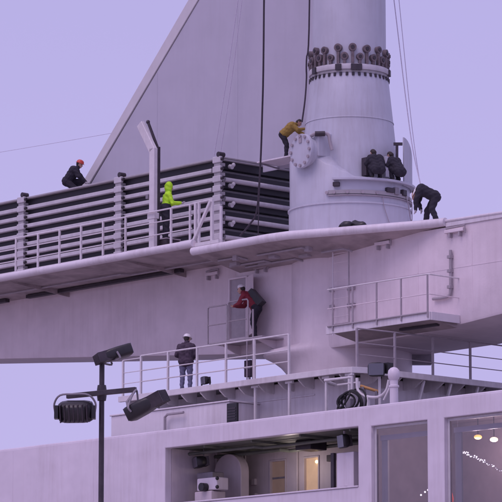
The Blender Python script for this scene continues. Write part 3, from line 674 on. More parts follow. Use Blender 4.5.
# ledge and recessed rail band on the right-hand front
def arc(ph0,ph1,r0,r1,z0,z1,name,m,step=4,bevel=.008):
    a = []; k = int(abs(ph1-ph0)/step)+1
    return MB().loft([[shp(ph0+(ph1-ph0)*i/k,r0,z0),shp(ph0+(ph1-ph0)*i/k,r1,z0),shp(ph0+(ph1-ph0)*i/k,r1,z1),shp(ph0+(ph1-ph0)*i/k,r0,z1)] for i in range(k+1)]).build(name, m, mast, bevel=bevel)
zl = zf(178.5)
arc(-17,100,1.9,2.16,zl-.045,zl+.03,'ledge','mastpaint')
arc(-22,100,1.96,2.03,zf(193.5),zf(189.5),'guide_rail','slatgrey')
arc(-22,100,1.96,2.045,zf(195.4),zf(194.4),'guide_rail','railgrey')
for ph, w_, h_, m in ((-14,.22,.14,'darkmetal'),(38,.3,.16,'darkmetal'),(46,.2,.24,'grey'),(58,.24,.2,'darkmetal')):
    c = shp(ph,2.0,zf(184 if ph<0 else 188)); o_ = (c-Vector((0,0,c.z))).normalized()
    MB().obox(c,Vector((-o_.y,o_.x,0)),o_,(0,0,1),(w_/2,.09,h_/2)).build('fitting','grey' if m=='grey' else 'darkmetal',mast,bevel=.02)
for ph in (-23,-16,-4,10,24,70):
    c = shp(ph,2.0,zf(192)); o_ = Vector((c.x,c.y,0)).normalized()
    MB().tube([c-o_*.05,c+o_*.07], .055, 10).build('rail_bolt','railgrey',mast)
hs = [shp(62,2.03,zf(190)),shp(63,2.1,zf(200)),shp(68,2.08,zf(210)),shp(76,2.06,zf(214)),shp(82,2.04,zf(205)),shp(82,2.04,zf(193))]
MB().tube(curve_pts(hs,5), .016, 6).build('hose','railgrey',mast)
hs = [shp(30,2.02,zf(195)),shp(31,2.04,zf(205)),shp(35,2.05,zf(217)),shp(38,2.04,zf(223))]
MB().tube(curve_pts(hs,5), .012, 6).build('hose','railgrey',mast)
# cone and tube
zr = D(347,69,108.75).z
MB().lathe([(1.66,21.1),(1.60,21.9),(1.53,22.48),(1.42,23.55),(1.30,24.7),(1.245,zr-.02)], n=96).build('cone', 'mastpaint', mast, smooth=60)
MB().lathe([(1.452,23.30),(1.462,23.31),(1.455,23.345),(1.440,23.35)], n=96, cap=False).build('weld_seam', 'mastpaint', mast)
MB().lathe([(1.215,zr-.05),(1.205,32),(1.15,40),(1.0,52)], n=96).build('tube', 'mastpaint', mast, smooth=60)
# flange ring with lugs
MB().lathe([(1.2,zr),(1.32,zr),(1.33,zr+.03),(1.33,zr+.15),(1.32,zr+.18),(1.2,zr+.18)], n=96).build('flange_ring', 'slat', mast, smooth=30)
MB().lathe([(1.22,zr-.10),(1.285,zr-.10),(1.285,zr-.002),(1.22,zr-.002)], n=96).build('under_ring', 'slatgrey', mast, smooth=30)
lug0 = None
for j in range(34):
    ph = j*360/34+3+random.uniform(-1.2,1.2); tall = j % 2 == 0
    h_ = (.52 if tall else .24) + random.uniform(-.03,.03); rd = random.uniform(.112,.135)
    c = shp(ph,1.28,zr+.18+h_); o_ = Vector((c.x,c.y,0)).normalized(); tg = Vector((-o_.y,o_.x,0))
    lg = MB().obox(shp(ph,1.28,zr+.18+h_/2), tg, o_, (0,0,1), (.045,.045,h_/2)).build('lug', 'lug', mast)
    MB().tube([c-o_*.06,c+o_*.06], rd, 14).build('lug_eye', 'lug', lg)
    MB().tube([c+o_*.061,c+o_*.085], rd*.5, 10).build('pin', 'darkmetal', lg)
for j in range(40):
    ph = j*9+4; c = shp(ph,1.33,zr-.13); MB().lathe([(.045,zr-.22),(.045,zr-.102)], (shp(ph,1.29,0).x,shp(ph,1.29,0).y), 8).build('bolt', 'darkmetal', mast)
for ph in (-17,5,12,78,-60):
    c = shp(ph,1.345,zr+.06); o_ = Vector((c.x,c.y,0)).normalized(); MB().obox(c,Vector((-o_.y,o_.x,0)),o_,(0,0,1),(.10,.03,.10)).build('ring_clamp','darkmetal',mast)
# bolted nozzle flange on the left of the foot
fc = DS(302,151,108.55); fn = w2s((MX-.80,MY-.60,0)); fn = Vector((fn.x,fn.y,0)).normalized()
nz = MB().tube([fc-fn*1.2, fc-fn*.06], .50, 36).build('nozzle', 'mastpaint', mast, smooth=40)
MB().tube([fc-fn*.06, fc+fn*.06], .56, 40).build('flange_disc', 'mastpaint', nz, bevel=.01)
fs_ = fn.cross(Vector((0,0,1))).normalized()
for j in range(12):
    t_ = 2*math.pi*j/12; c = fc + (fs_*math.cos(t_)+Vector((0,0,1))*math.sin(t_))*.485
    MB().tube([c+fn*.055,c+fn*.115], .055, 8).build('flange_bolt', 'railgrey', nz)
MB().obox(fc+fn*.075+Vector((0,0,.36)),fs_,Vector((0,0,1)),fn,(.07,.10,.015)).build('name_plate','railgrey',nz)
c = DS(322,143,108.7)
MB().obox(c+Vector((0,0,-.1)), fn, fs_, (0,0,1), (.36,.25,.40)).build('valve_box', 'mastpaint', mast, bevel=.04)
MB().tube(curve_pts([DS(311,136,108.4),DS(316,133.5,108.3),DS(324,133.5,108.3),DS(328.5,135,108.3),DS(330,142,108.3),DS(332,150,108.3)],4), .06, 8).build('valve_pipe','railgrey',mast)
MB().tube([DS(315,133.8,108.25),DS(325,133.6,108.25)], .085, 10).build('pipe_sleeve','darkmetal',mast)
# fittings in the cut-away on the right, and a curved splash plate
c = DS(366.5,167,108.25); MB().obox(c,fn,fs_,(0,0,1),(.12,.12,.30)).build('valve_block','darkmetal',mast,bevel=.02)
c = DS(386.5,167,108.45); MB().obox(c,fn,fs_,(0,0,1),(.08,.06,.34)).build('bracket','mastpaint',mast,bevel=.02)
MB().tube([DS(397,170,108.7),DS(397,144,108.7)], .045, 8).build('vent_pipe','darkmetal',mast)
MB().bar(DS(393.5,144,108.7),DS(402.5,144,108.7), .09).build('vent_head','darkmetal',mast)
k=12; pts=[]
for i in range(k+1):
    t=i/k; ph=58+50*t; zt=lerp(22.7,21.35,t**1.6)
    pts.append([shp(ph,2.0,21.1),shp(ph,2.05,21.1),shp(ph,2.05,zt),shp(ph,2.0,zt)])
MB().loft(pts).build('splash_plate','mastpaint',mast,bevel=.01)
# bracket box low on the trunk
c = DS(421,358,110.0); MB().obox(c+Vector((0,0,0)),w2s((MX+1,MY,0)),w2s((MX,MY+1,0)),(0,0,1),(.34,.2,.22)).build('trunk_bracket','grey',mast,bevel=.02)
# masthead crosstree that carries the halyards (far above the frame)
MB().bar((-7,-2.6,44),(3,2.5,44),.35).build('crosstree','mastpaint',mast)
MB().bar((0,-3.4,44.4),(0,3.4,44.4),.35).build('crosstree','mastpaint',mast)

# ------------------------------------------------------------------ sail
s0, s1 = V(83,184,0), V(190,0,0)
k_ = (s1.x-s0.x)/(s1.z-s0.z); zt = s0.z+(-1.25-s0.x)/k_
sail = thing('sail', (s0.x,0,22.6), 'tall grey triangular rigid sail rising behind the folded panels', 'sail')
zbm = 22.58
def sx(z): return s0.x+(z-s0.z)*k_
BW = .50
MB().prism([(sx(zbm)+BW-.2,.0,zbm),(sx(zbm)+BW+.1,.0,zbm),(-1.27,.0,zt-.60),(-1.27,.0,zt-.9)],(0,.02,0)).build('bolt_rope_gap','darkmetal',sail,smooth=0)
MB().prism([(sx(zbm)+BW+.05,-.03,zbm),(-4.2,-.03,zbm),(-4.2,-.03,22.3),(-1.26,-.03,22.3),(-1.26,-.03,zt-.7)],(0,.06,0)).build('cloth','sail',sail,smooth=0)
MB().prism([(sx(zbm),-.07,zbm),(sx(zbm)+BW-.03,-.07,zbm),(-1.27,-.07,zt-.72),(-1.27,-.07,zt)],(0,.14,0)).build('leech_batten','batten',sail,bevel=.02)
for j in (3,6):                                   # vertical cloth seams
    x = lerp(sx(zbm)+BW, -1.26, j/9); zz = zbm + (x-(sx(zbm)+BW))/k_
    MB().box(x-.012,x+.012,-.036,-.029,zbm,zz-.1).build('seam','sail',sail)

# ------------------------------------------------------------------ stack of folded sail panels on the boom
SV, SU1, SU0 = -1.9, -4.37, -21.0
stk = thing('folded_sail_panels', (-12,0,DECKL-.02), 'tall stack of folded dark sail panels with pale edges on the boom', 'sail panels')
NP, PT = 9, .325
for k in range(NP):
    z1 = 22.6-k*PT; even = k % 2 == 0
    th = .07 if k == 0 else .135
    ue = SU1 if even else SU1-.35
    MB().box(SU0,ue,SV,1.9,z1-th,z1).build('panel','slat' if k else 'slatgrey',stk,bevel=.025)
    if even and k: MB().tube([(SU1+.05,SV+.25,z1-.07),(SU1+.05,1.9,z1-.07)], .075, 10).build('end_bar','slat',stk)
    if k < NP-1: MB().box(SU0,SU1-.10,SV+.16,1.8,22.6-(k+1)*PT+.001,z1-th-.001).build('panel_core','core',stk)
MB().box(SU0,SU1-.2,SV+.2,1.7,DECKL-.02,22.6-(NP-1)*PT-.14).build('cradle','darkmetal',stk)
for x in (-78,20,117,216):
    u = V(x,215,SV-.1).x
    for k in range(NP):
        z1 = 22.6-k*PT
        hc = MB().box(u-.20,u+.20,SV-.10,SV+.02,z1-.20,z1+.02).build('hinge_clamp','slat',stk,bevel=.03)
        MB().box(u-.15,u+.15,SV-.06,SV+.17,z1-PT+.02,z1-.202).build('hinge_web','slatgrey',hc)
        MB().tube([(u+.21,SV-.05,z1-.09),(u+.30,SV-.05,z1-.09)], .05, 8).build('hinge_pin','darkmetal',hc)
    MB().tube([(u+.1,SV-.1,22.68),(u+.1,SV+.15,22.68)], .09, 12).build('roller','darkmetal',stk)
for k in range(NP):                                    # latches at the corner
    z = 22.45-k*PT
    MB().tube([(SU1-.02,SV+.02,z),(SU1+.14,SV+.02,z)], .085, 10).build('corner_roller','darkmetal' if k%2 else 'black',stk)
    if k % 2 == 0 and k < 7:
        kb = MB().tube([(SU1+.02,SV+.5,z-.10),(SU1+.16,SV+.5,z-.14)], .075, 10).build('latch','slat',stk)
        MB().ball((SU1+.16,SV+.55,z-.06), .07).build('latch_knob','slat',kb)
MB().box(SU1-.35,SU1+.01,SV+.1,1.9,22.601,22.66).build('top_rim','slatgrey',stk,bevel=.02)
pk = thing('gangplank', (SU1,-.6,22.40), 'pale plank from the folded panels to the mast foot', 'plank')
MB().box(V(264,161,-.62).x,-1.45,-.95,-.05,22.40,22.45).build('board','paint',pk,bevel=.01)
MB().tube([(V(264,161,-.62).x+.1,-.9,22.39),(V(264,161,-.62).x+.1,-.045,22.31)],.03).build('hook','grey',pk)
MB().box(-1.9,-1.7,-.9,-.4,21.9,22.398).build('foot','grey',pk)

# ------------------------------------------------------------------ railing on the boom deck and the tall post
px_posts = [-50,-28,-6,16,38,59.5,81,103,125.5,171,190]
RV = -3.66
pu = [V(x,250,RV).x for x in px_posts]
rl_ = railing('boom_railing', (-10,RV,DECKL), 'long pale rail along the boom deck in front of folded panels', [(-18,RV,0),(V(192,240,RV).x,RV,0)], DECKL-.02, 1.28, [(u,RV) for u in pu], mids=(.48,.9))
gt_ = thing('deck_gate', (-2.8,RV,DECK), 'pale framed gate with diagonal brace at the end of the boom rail', 'gate')
g0, g1, g2, g3 = (V(x,238,RV).x for x in (195.5,199,212,221))
zt_ = DECKL+1.27
MB().tube([(V(192,240,RV).x+.01,RV,zt_-.0),(g2+.05,RV,zt_+.02)], .03, 8).build('top_rail','rail',gt_)
for u_,w_ in ((g0,.045),(g1,.035),(g2,.055),(g3,.035)): MB().box(u_-w_,u_+w_,RV-.04,RV+.04,DECK-.02,zt_-.01 if u_ < g3 else zt_-.25).build('post','rail',gt_,bevel=.008)
MB().bar((g0-.08,RV-.06,DECKL-.05),(g2,RV-.06,zt_-.03),.085).build('brace','rail',gt_)
MB().bar((g0,RV-.05,DECK+.12),(g3,RV-.05,DECK+.12),.13,.11).build('sill','rail',gt_)
u = V(153,240,-3.5).x; zt_ = V(154,148,-3.5).z
dp = thing('davit_post', (u,-3.5,DECKL-.02), 'tall pale post with bent-over head standing at the boom rail', 'post')
MB().box(u-.13,u+.13,-3.58,-3.42,DECKL-.02,zt_).build('shaft','rail',dp,bevel=.02)
MB().box(u+.02,u+.13,-3.419,-3.30,DECKL-.02,zt_+.05).build('cable_duct','darkmetal',dp,bevel=.01)
ha, hb = Vector((u,-3.5,zt_-.1)), V(140.5,124,-3.5)
MB().bar(ha, hb, .16, .30).build('head','rail',dp,bevel=.03)
h2 = V(148,122,-3.4)
MB().bar((u+.05,-3.36,zt_+.03), h2, .07, .07).build('stay','darkmetal',dp)
MB().ball(h2, .07).build('stay_knob','darkmetal',dp)
MB().box(u-.19,u+.19,-3.6,-3.4,DECKL+1.05,DECKL+1.25).build('clamp','rail',dp,bevel=.01)
MB().box(u-.26,u-.14,-3.62,-3.45,DECKL+1.75,DECKL+1.9).build('switch','grey',dp,bevel=.01)

# ------------------------------------------------------------------ ropes
def rope(label, pts, r, m, name='rope', top=None):
    P = [Vector(p) for p in pts]
    c = curve_pts(P, 6)
    o = MB().tube(c, r, 6).build(name, m, base=P[-1]); return tag(o, label, 'rope', 'ropes hanging about the mast')
def up_to(p0, p1, z):                                  # continue a hanging rope upwards
    d = p0-p1; return p0 + d*((z-p0.z)/d.z)
a, b = V(264,0,-2.6), V(262,120,-2.6)
tp = Vector((-1.5,-2.3,44.0))
rope('dark rope hanging in front of the sail, looping onto the folded panels', [tp, a, b, V(259.5,180,-2.6), V(256.5,212,-2.6), V(250,224,-2.7), V(240,236,-2.9)], .031, 'rope')
rope('thin dark rope running down beside the looping rope', [Vector((-1.2,-2.3,44.0)), V(264.5,0,-2.65), V(261,150,-2.65), V(259,200,-2.65), V(258,240,-2.65)], .018, 'rope')
rope('dark rope running down the mast to the man in mustard jacket', [shp(-70,1.3,40), DS(309.5,0,109.0), DS(306.5,60,108.9), DS(306.5,78,108.9), DS(305,100,108.6), DS(302,122,108.4)], .027, 'rope')
for k_, (x0,x1) in enumerate(((232,213),(236,219))):
    rope(('pale thin halyard slanting across the sail, farther from the dark looping rope','pale thin halyard slanting across the sail, closer to the dark looping rope')[k_], [up_to(V(x0+6,0,-.5),V((x0+x1)/2+4,80,-.5),33), V(x0+6,0,-.5), V((x0+x1)/2+4,80,-.5), V(x1+1,156,-.5)], .014, 'palerope')
rope('pale line running from above to the ledge right of the mast', [up_to(DS(394,0,110.4),DS(406,100,109.8),44), DS(394,0,110.4), DS(406,100,109.8), DS(413,150,109.4), DS(420.5,184,108.6)], .016, 'palerope')
rope('paler second line right of the mast ending at the bending man', [up_to(DS(399,0,110.6),DS(409,100,110),44), DS(399,0,110.6), DS(409,100,110), DS(415,150,109.6), DS(420.5,186,108.9)], .012, 'palerope')
we = DS(-172,180.5,131.9); ws = shp(-150,1.28,D(330,94.6,111.1).z)
rope('faint wire crossing the sky from behind the sail', [ws, ws.lerp(we,.5)-Vector((0,0,.05)), we], .007, 'palerope', 'wire')
stf = thing('signal_staff', (we.x,we.y,ROOF-.02), 'tall pale staff at the far end of the roof holding the wire', 'staff')
MB().lathe([(.14,ROOF-.02),(.12,ROOF+1),(.06,we.z+.3)], (we.x,we.y), 12).build('pole','rail',stf)
MB().box(we.x-.3,we.x+.3,we.y-.3,we.y+.3,ROOF-.02,ROOF+.12).build('foot','rail',stf,bevel=.02)

# ------------------------------------------------------------------ small things about the decks
p = V(203.5,384,-4.85); fz = FLOOR
t, hb, a = floodlight('deck_floodlight', (p.x,-4.75,fz+.22), (-.2,-1,-.1), (0,0,1), .30, .26, .22, 'small black floodlight on the terrace edge right of the standing man', 'black floodlights', base=(p.x,-4.75,fz))
MB().tube([(p.x-.2,-4.75,fz+.24),(p.x-.2,-4.75,fz),(p.x+.2,-4.75,fz),(p.x+.2,-4.75,fz+.24),(p.x-.2,-4.75,fz+.24)], .03).build('yoke','black',t)
c = V(249.5,368,-2.0)
sg = thing('control_box', (c.x,-2.0,FLOOR), 'narrow dark blue control box on a pole behind the terrace rail', 'box')
MB().box(c.x-.16,c.x+.16,-2.1,-1.9,V(249,377,-2).z,V(249,360.5,-2).z).build('box','plum',sg,bevel=.02)
MB().tube([(c.x,-2,FLOOR),(c.x,-2,V(249,377,-2).z+.05)], .04).build('pole','railgrey',sg)
MB().box(c.x-.165,c.x+.165,-2.105,-1.895,V(249,369,-2).z,V(249,367.5,-2).z).build('seam','grey',sg)
# floodlight on the roof, right
p = V(377,370,-5.3)
t, hb, a = floodlight('roof_floodlight', (p.x,-5.3,p.z), (.55,-.8,.05), (0,0,1), .52, .42, .30, 'black floodlight with grey glass on a stand left of the white cowl', 'black floodlights', base=(p.x,-5.3,ROOF-.02))
MB().tube([(p.x-.05,-5.15,p.z),(p.x-.05,-5.15,ROOF-.02)], .04).build('stand','rail',t)
MB().obox(a(-.05,-.33,.05),(1,0,0),(0,1,0),(0,0,1),(.10,.12,.16)).build('ballast','black',hb)
# white cowl ventilator
p = V(394,395,-5.9); z1 = V(394,367,-5.9).z; 
cw = thing('cowl_ventilator', (p.x,-5.9,ROOF-.02), 'white round-headed cowl ventilator standing on the roof edge', 'ventilator')
MB().lathe([(.13,ROOF-.02),(.125,z1-.62),(.155,z1-.6),(.155,z1-.55),(.12,z1-.53),(.12,z1-.40)], (p.x,-5.9), 20).build('stem','wallpaint',cw)
MB().lathe([(.12,z1-.40),(.165,z1-.34),(.185,z1-.22),(.165,z1-.10),(.10,z1-.03),(.02,z1)], (p.x,-5.9), 24).build('head','wallpaint',cw)
MB().tube([(p.x-.12,-5.95,z1-.6),(p.x-.38,-5.95,z1-.95)], .03).build('handle','rail',cw)
# orange pipe rack and coiled hose
p0, p1 = V(361,386,-5.0), V(380,392,-5.0)
ob = thing('orange_bar', (p0.x,-5.0,ROOF-.02), 'orange bar lying on a low rack behind the roof frame', 'bar')
MB().tube([p0,p1], .045, 10).build('bar','orange',ob)
for q in (.15,.85):
    c = p0.lerp(p1,q); MB().box(c.x-.05,c.x+.05,-5.05,-4.95,ROOF-.02,c.z).build('leg','grey',ob)
hc_ = thing('hose_reel', (V(346,402,-5.9).x,-5.9,ROOF-.02), 'coil of dark hose dumped on the roof at the frame foot', 'hose')
c = V(347,402,-5.8)
for k in range(6):
    r_ = .24+.05*k+random.uniform(-.03,.03); zc = c.z-.02+random.uniform(-.02,.02); ti = random.uniform(-.15,.15)
    pts = [(c.x+(r_+.02)*math.cos(t)+.05*k-.1, -5.85+.06*k+.1*math.sin(t+k), max(ROOF+.02,zc+.02+r_*.85*math.sin(t)+ti*math.cos(t))) for t in [2*math.pi*j/20 for j in range(20)]]
    MB().tube(pts+[pts[0]], .032, 7).build('hose_turn','rubber',hc_)
MB().box(c.x-.1,c.x+.1,-5.75,-5.6,ROOF-.02,c.z+.1).build('hose_hook','grey',hc_)
ar = thing('hose_guard', (V(372,397,-5.6).x,-5.6,ROOF-.02), 'pale curved pipe guard sagging below the roof floodlight', 'pipe')
MB().tube(curve_pts([V(357,378,-5.6),V(358,390,-5.6),V(365,396,-5.6),V(378,397,-5.6),V(386,391,-5.6),V(389,380,-5.6)],5), .045, 8).build('pipe','rail',ar)
MB().box(V(368,397,-5.6).x-.04,V(368,397,-5.6).x+.04,-5.64,-5.56,ROOF-.02,V(368,396,-5.6).z).build('foot','rail',ar)
# bundle on the upper deck edge, in front of the collar
for i,(px,w_) in enumerate(((345.5,.26),(358,.36))):
    c = V(px,226,-2.75 if i==0 else -2.45); 
    bg = thing('black_bag', (c.x,c.y,DECK-.02), ('small','larger')[i]+' limp black bag lying on the deck in front of the mast collar', 'bag', 'bags on the upper deck')
    zz = max(c.z, DECK+.10)
    bb = MB().ball((c.x,c.y,zz), (w_,.18,zz-DECK+.06), 14, 9)
    for vtx in bb.v: vtx.z = max(DECK-.018, vtx.z + .035*math.sin(vtx.x*9+i*2)+.015*math.sin(vtx.x*17+vtx.y*11)); 
    bb.build('sack','black',bg); MB().tube([(c.x-w_*.6,c.y-.16,DECK+.06),(c.x-w_*.1,c.y-.2,DECK+.12),(c.x+w_*.5,c.y-.17,DECK+.05)], .02).build('strap','rubber',bg)

# ------------------------------------------------------------------ lamp post on the quay
LD = 52.0
def Q(px,py,d=LD): return w2s(D(px,py,d))
base = Q(102,360); base = Vector((base.x,base.y,0))
lpst = thing('lamp_post', base, 'dark quay lamp post carrying three black floodlights on a crossbar', 'lamp post')
topz = Q(102,363).z
MB().lathe([(.055,0),(.055,.5),(.048,.52),(.040,topz)], (base.x,base.y), 14).build('pole','darkmetal',lpst)
MB().lathe([(.16,0),(.16,.03),(.10,.04),(.09,.3),(.06,.34)], (base.x,base.y), 16).build('foot','darkmetal',lpst)
ca, cb = Q(67,396.3,52.05), Q(136,389.5,51.6)
MB().bar(ca, cb, .07, .075).build('crossbar','darkmetal',lpst,bevel=.006)
jc = Q(102,393); MB().lathe([(.065,jc.z-.12),(.075,jc.z-.05),(.075,jc.z+.05),(.065,jc.z+.12)], (base.x,base.y), 14).build('joint','darkmetal',lpst)
right = w2s((MX+1,MY,0)); right = Vector((right.x,right.y,0)); away = w2s((MX,MY+1,0)); away = Vector((away.x,away.y,0)); upv = Vector((0,0,1))
# each: centre px, size, shine direction
def lamp(px,py,d,fw,upd,wd,ht,dp_,yoke,tp=.62):
    c = Q(px,py,d)
    _, hb, a = floodlight('floodlight', c, fw, upd, wd, ht, dp_, parent=lpst, tp=tp)
    y = [Vector(p) for p in yoke(c, a)]
    MB().tube(curve_pts(y,4), .016, 7).build('yoke','grey',hb)
    return hb
lamp(113,354.5,51.9, right*.86+upv*.30+away*.35, upv*.9-right*.3, .34,.19,.54, lambda c,a:[a(0,-.2,0),a(0,-.19,-.12),Q(102,362,52),a(0,.19,-.12),a(0,.2,0)])
hb = lamp(75,412.5,51.9, away+upv*.30+right*.15, upv, .56,.34,.26, lambda c,a:[a(0,-.31,0),a(.02,-.32,.14),a(.0,-.22,.27),a(.0,0,.285),a(.0,.22,.27),a(.02,.32,.14),a(0,.31,0)])
for s_ in (-1,1):
    MB().obox(Q(75,412.5,51.9)+right*.285*s_+upv*0,right,away,upv,(.03,.09,.10)).build('side_knob','black',hb)
hb = lamp(147,405,51.4, right*-.84+upv*-.42+away*.40, upv*.9-right*.4, .38,.24,.62, lambda c,a:[a(.2,-.2,0),a(.2,-.2,.1),cb,a(.2,.2,.1),a(.2,.2,0)], tp=.4)
MB().tube([cb,Q(127,402,51.5),Q(128,409,51.4)], .02, 7).build('bracket','grey',hb)

# ------------------------------------------------------------------ people
def person(label, loc, heading, J, cl, hat=None, extra=None, voxel=.0105, sc=1.0, hood=False, name='person', bulk=1.2):
    """J: joints in metres, (forward, left, up). One continuous remeshed body with clothing colours."""
    segs = []                                          # (a, b, ra, rb, material)
    Vv = lambda k: Vector(J[k])
    top, bot, hand, foot, skin, hair = cl
    pel, che, nek, hed = Vv('pelvis'), Vv('chest'), Vv('neck'), Vv('head')
    side = Vector((0,1,0))
    def S(a,b,ra,rb,m): segs.append((Vector(a),Vector(b),ra,rb,m))
    for s_ in (-1,1):
        S(pel+side*.075*s_, pel.lerp(che,.5)+side*.075*s_, .125,.125, top)
        S(pel.lerp(che,.5)+side*.075*s_, che+side*.10*s_, .125,.135, top)
        S(pel+side*.08*s_-(che-pel).normalized()*.04, pel+side*.08*s_+(che-pel).normalized()*.02, .13,.13, bot)
    for sfx, s_ in (('L',1),('R',-1)):
        sh = che + side*.19*s_ + (nek-che)*.25
        S(che+side*.08*s_, sh, .105,.088, top)
        el, wr = Vv('el'+sfx), Vv('wr'+sfx)
        S(sh, el, .082,.062, top); S(el, wr, .062,.044, top)
        d = (wr-el).normalized(); n_ = d.cross(side).normalized() if abs(d.dot(side))<.9 else Vector((1,0,0)); x_ = n_.cross(d).normalized()
        pm = wr+d*.075
        S(wr-d*.01, pm, .034,.036, hand); S(wr+d*.03+x_*.022, pm+x_*.024, .026,.026, hand); S(wr+d*.03-x_*.022, pm-x_*.024, .026,.026, hand)
        for q, ln in ((-.036,.062),(-.012,.078),(.013,.072),(.036,.055)):
            k1 = pm+x_*q+d*ln*.55+n_*.012; S(pm+x_*q*.9, k1, .0125,.0115, hand); S(k1, k1+d*ln*.42+n_*.03, .0115,.010, hand)
        tb = wr+d*.03+x_*.035*s_; t1 = tb+x_*.035*s_+d*.035+n_*.012; S(tb,t1,.015,.013,hand); S(t1,t1+d*.03+n_*.012,.013,.011,hand)
        hp = pel+side*.10*s_-(che-pel).normalized()*.05; kn, an = Vv('kn'+sfx), Vv('an'+sfx)
        S(hp, kn, .105,.075, bot); S(kn, an, .073,.055, bot)
        fd = Vector(J.get('ft'+sfx,(1,0,0))).normalized()
        S(an+Vector((0,0,-.02)), an+Vector((0,0,-.05))-fd*.04, .05,.045, foot); S(an+Vector((0,0,-.045))-fd*.03, an+Vector((0,0,-.05))+fd*.15, .045,.038, foot)
    S(che+(nek-che)*.3, nek+(hed-nek)*.3, .075,.062, top); S(nek, hed, .058,.06, skin)
    hf = Vector(J.get('face',(1,0,0))).normalized(); hu = (hed-nek); hu = (hu-hf*hu.dot(hf)).normalized() if abs(hu.normalized().dot(hf))<.95 else Vector((0,0,1)); hs = hu.cross(hf).normalized()
    S(hed-hu*.02+hf*.012, hed+hu*.045-hf*.012, .085,.09, skin); S(hed-hu*.08+hf*.045, hed-hu*.05+hf*.035, .052,.06, skin)
    S(hed+hf*.085, hed-hu*.035+hf*.112, .012,.017, skin); S(hed-hu*.075+hf*.088-hs*.015, hed-hu*.075+hf*.088+hs*.015, .012,.012, skin)
    for s_ in (-1,1): S(hed+hs*.088*s_-hu*.015, hed+hs*.094*s_+hu*.025-hf*.008, .014,.017, skin)
    S(hed+hu*.05-hf*.02, hed-hf*.05+hu*.005, .094,.088, hair); S(hed-hf*.055-hu*.03, hed-hf*.05-hu*.06, .07,.06, hair)
    if hood:
        S(hed+hu*.035-hf*.03, hed-hu*.05-hf*.03, .125,.12, top); S(hed-hu*.08-hf*.02, nek, .105,.10, top)
    for e_ in (extra or []): S(*e_)
    segs = [(a,b,ra*(bulk if m == top else 1+.5*(bulk-1)),rb*(bulk if m == top else 1+.5*(bulk-1)),m) if m in (top,bot) and max(ra,rb) > .04 and m != hair else (a,b,ra,rb,m) for a,b,ra,rb,m in segs]
    # union of tapered capsules
    mb = MB()
    for a, b, ra, rb, m in segs:
        d = b-a
        if d.length < 1e-4: d = Vector((0,0,1e-3)); b = a+d
        d.normalize(); n_ = 12; pts = []
        o = d.orthogonal().normalized(); o2 = d.cross(o)
        prof = [(-ra*math.cos(t), ra*math.sin(t), a) for t in (0.15,.5,.9,1.25,1.57)] + [(rb*math.sin(t), rb*math.cos(t), b) for t in (0,.35,.7,1.05,1.42)]
        vs = []; fs = []
        for h_, r_, c in prof:
            for j in range(n_): t = 2*math.pi*j/n_; vs.append(c+d*h_+(o*math.cos(t)+o2*math.sin(t))*r_)
        for i in range(len(prof)-1):
            for j in range(n_): fs.append((i*n_+j,i*n_+(j+1)%n_,(i+1)*n_+(j+1)%n_,(i+1)*n_+j))
        fs += [tuple(range(n_))[::-1], tuple((len(prof)-1)*n_+j for j in range(n_))]
        mb.add(vs, fs)
    tmp = bpy.data.meshes.new('tmp'); tmp.from_pydata(mb.v, [], mb.f)
    to = bpy.data.objects.new('tmp', tmp); COL.objects.link(to)
    rm = to.modifiers.new('r','REMESH'); rm.mode = 'VOXEL'; rm.voxel_size = voxel
    sm = to.modifiers.new('s','SMOOTH'); sm.iterations = 3; sm.factor = .5
    dg = bpy.context.evaluated_depsgraph_get(); me = bpy.data.meshes.new_from_object(to.evaluated_get(dg)); 
    bpy.data.objects.remove(to); bpy.data.meshes.remove(tmp)
    mats = []; 
    for s_ in segs:
        if s_[4] not in mats: mats.append(s_[4])
    nv = len(me.vertices); co = np.empty(nv*3); me.vertices.foreach_get('co', co); co = co.reshape(-1,3)
    nrm = np.empty(nv*3); me.vertices.foreach_get('normal', nrm); nrm = nrm.reshape(-1,3)
    npoly = len(me.polygons); ce = np.empty(npoly*3); me.polygons.foreach_get('center', ce); ce = ce.reshape(-1,3)
    def nearest(pts):
        best = np.full(len(pts), 1e9); idx = np.zeros(len(pts), int)
        for a, b, ra, rb, m in segs:
            A = np.array(a); Bv = np.array(b)-A; L2 = max(Bv.dot(Bv),1e-9); t = np.clip((pts-A)@Bv/L2,0,1)
            dd = np.linalg.norm(pts-(A+t[:,None]*Bv),axis=1)-(ra+(rb-ra)*t)
            mk = dd < best; best[mk] = dd[mk]; idx[mk] = mats.index(m)
        return idx
    vi = nearest(co); cloth = np.isin(vi, [mats.index(m) for m in (top,bot) if m in mats])
    fold = (np.sin(co[:,2]*46+co[:,0]*19+2.1*np.sin(co[:,1]*21))*.5+np.sin(co[:,2]*27-co[:,1]*33+1.3)*.5)*.010
    co = co + nrm*(fold*cloth)[:,None]; me.vertices.foreach_set('co', co.ravel())
    for m in mats: me.materials.append(M[m])
    me.polygons.foreach_set('material_index', nearest(ce).astype(np.int32)); me.polygons.foreach_set('use_smooth', np.ones(npoly,bool)); me.update()
    lo = co[:,2].min() if J.get('ground', True) else 0.0
    root = thing(name, loc, label, 'person'); root.rotation_euler = (0,0,heading); root.scale = (sc,)*3
    root['_b'] = (0,0,0)
    bo = bpy.data.objects.new('body', me); COL.objects.link(bo); bo.parent = root; bo.location = (0,0,-lo); bo['_b'] = (0,0,0)
    def acc(mbx, nm_, m_): o = mbx.build(nm_, m_, root, bevel=0); o.location = (0,0,-lo); return o
    ey = MB()
    for s_ in (-1,1): ey.ball(hed+hf*.085+hs*.034*s_+hu*.012, .013, 6, 5)
    acc(ey, 'eyes', 'black')
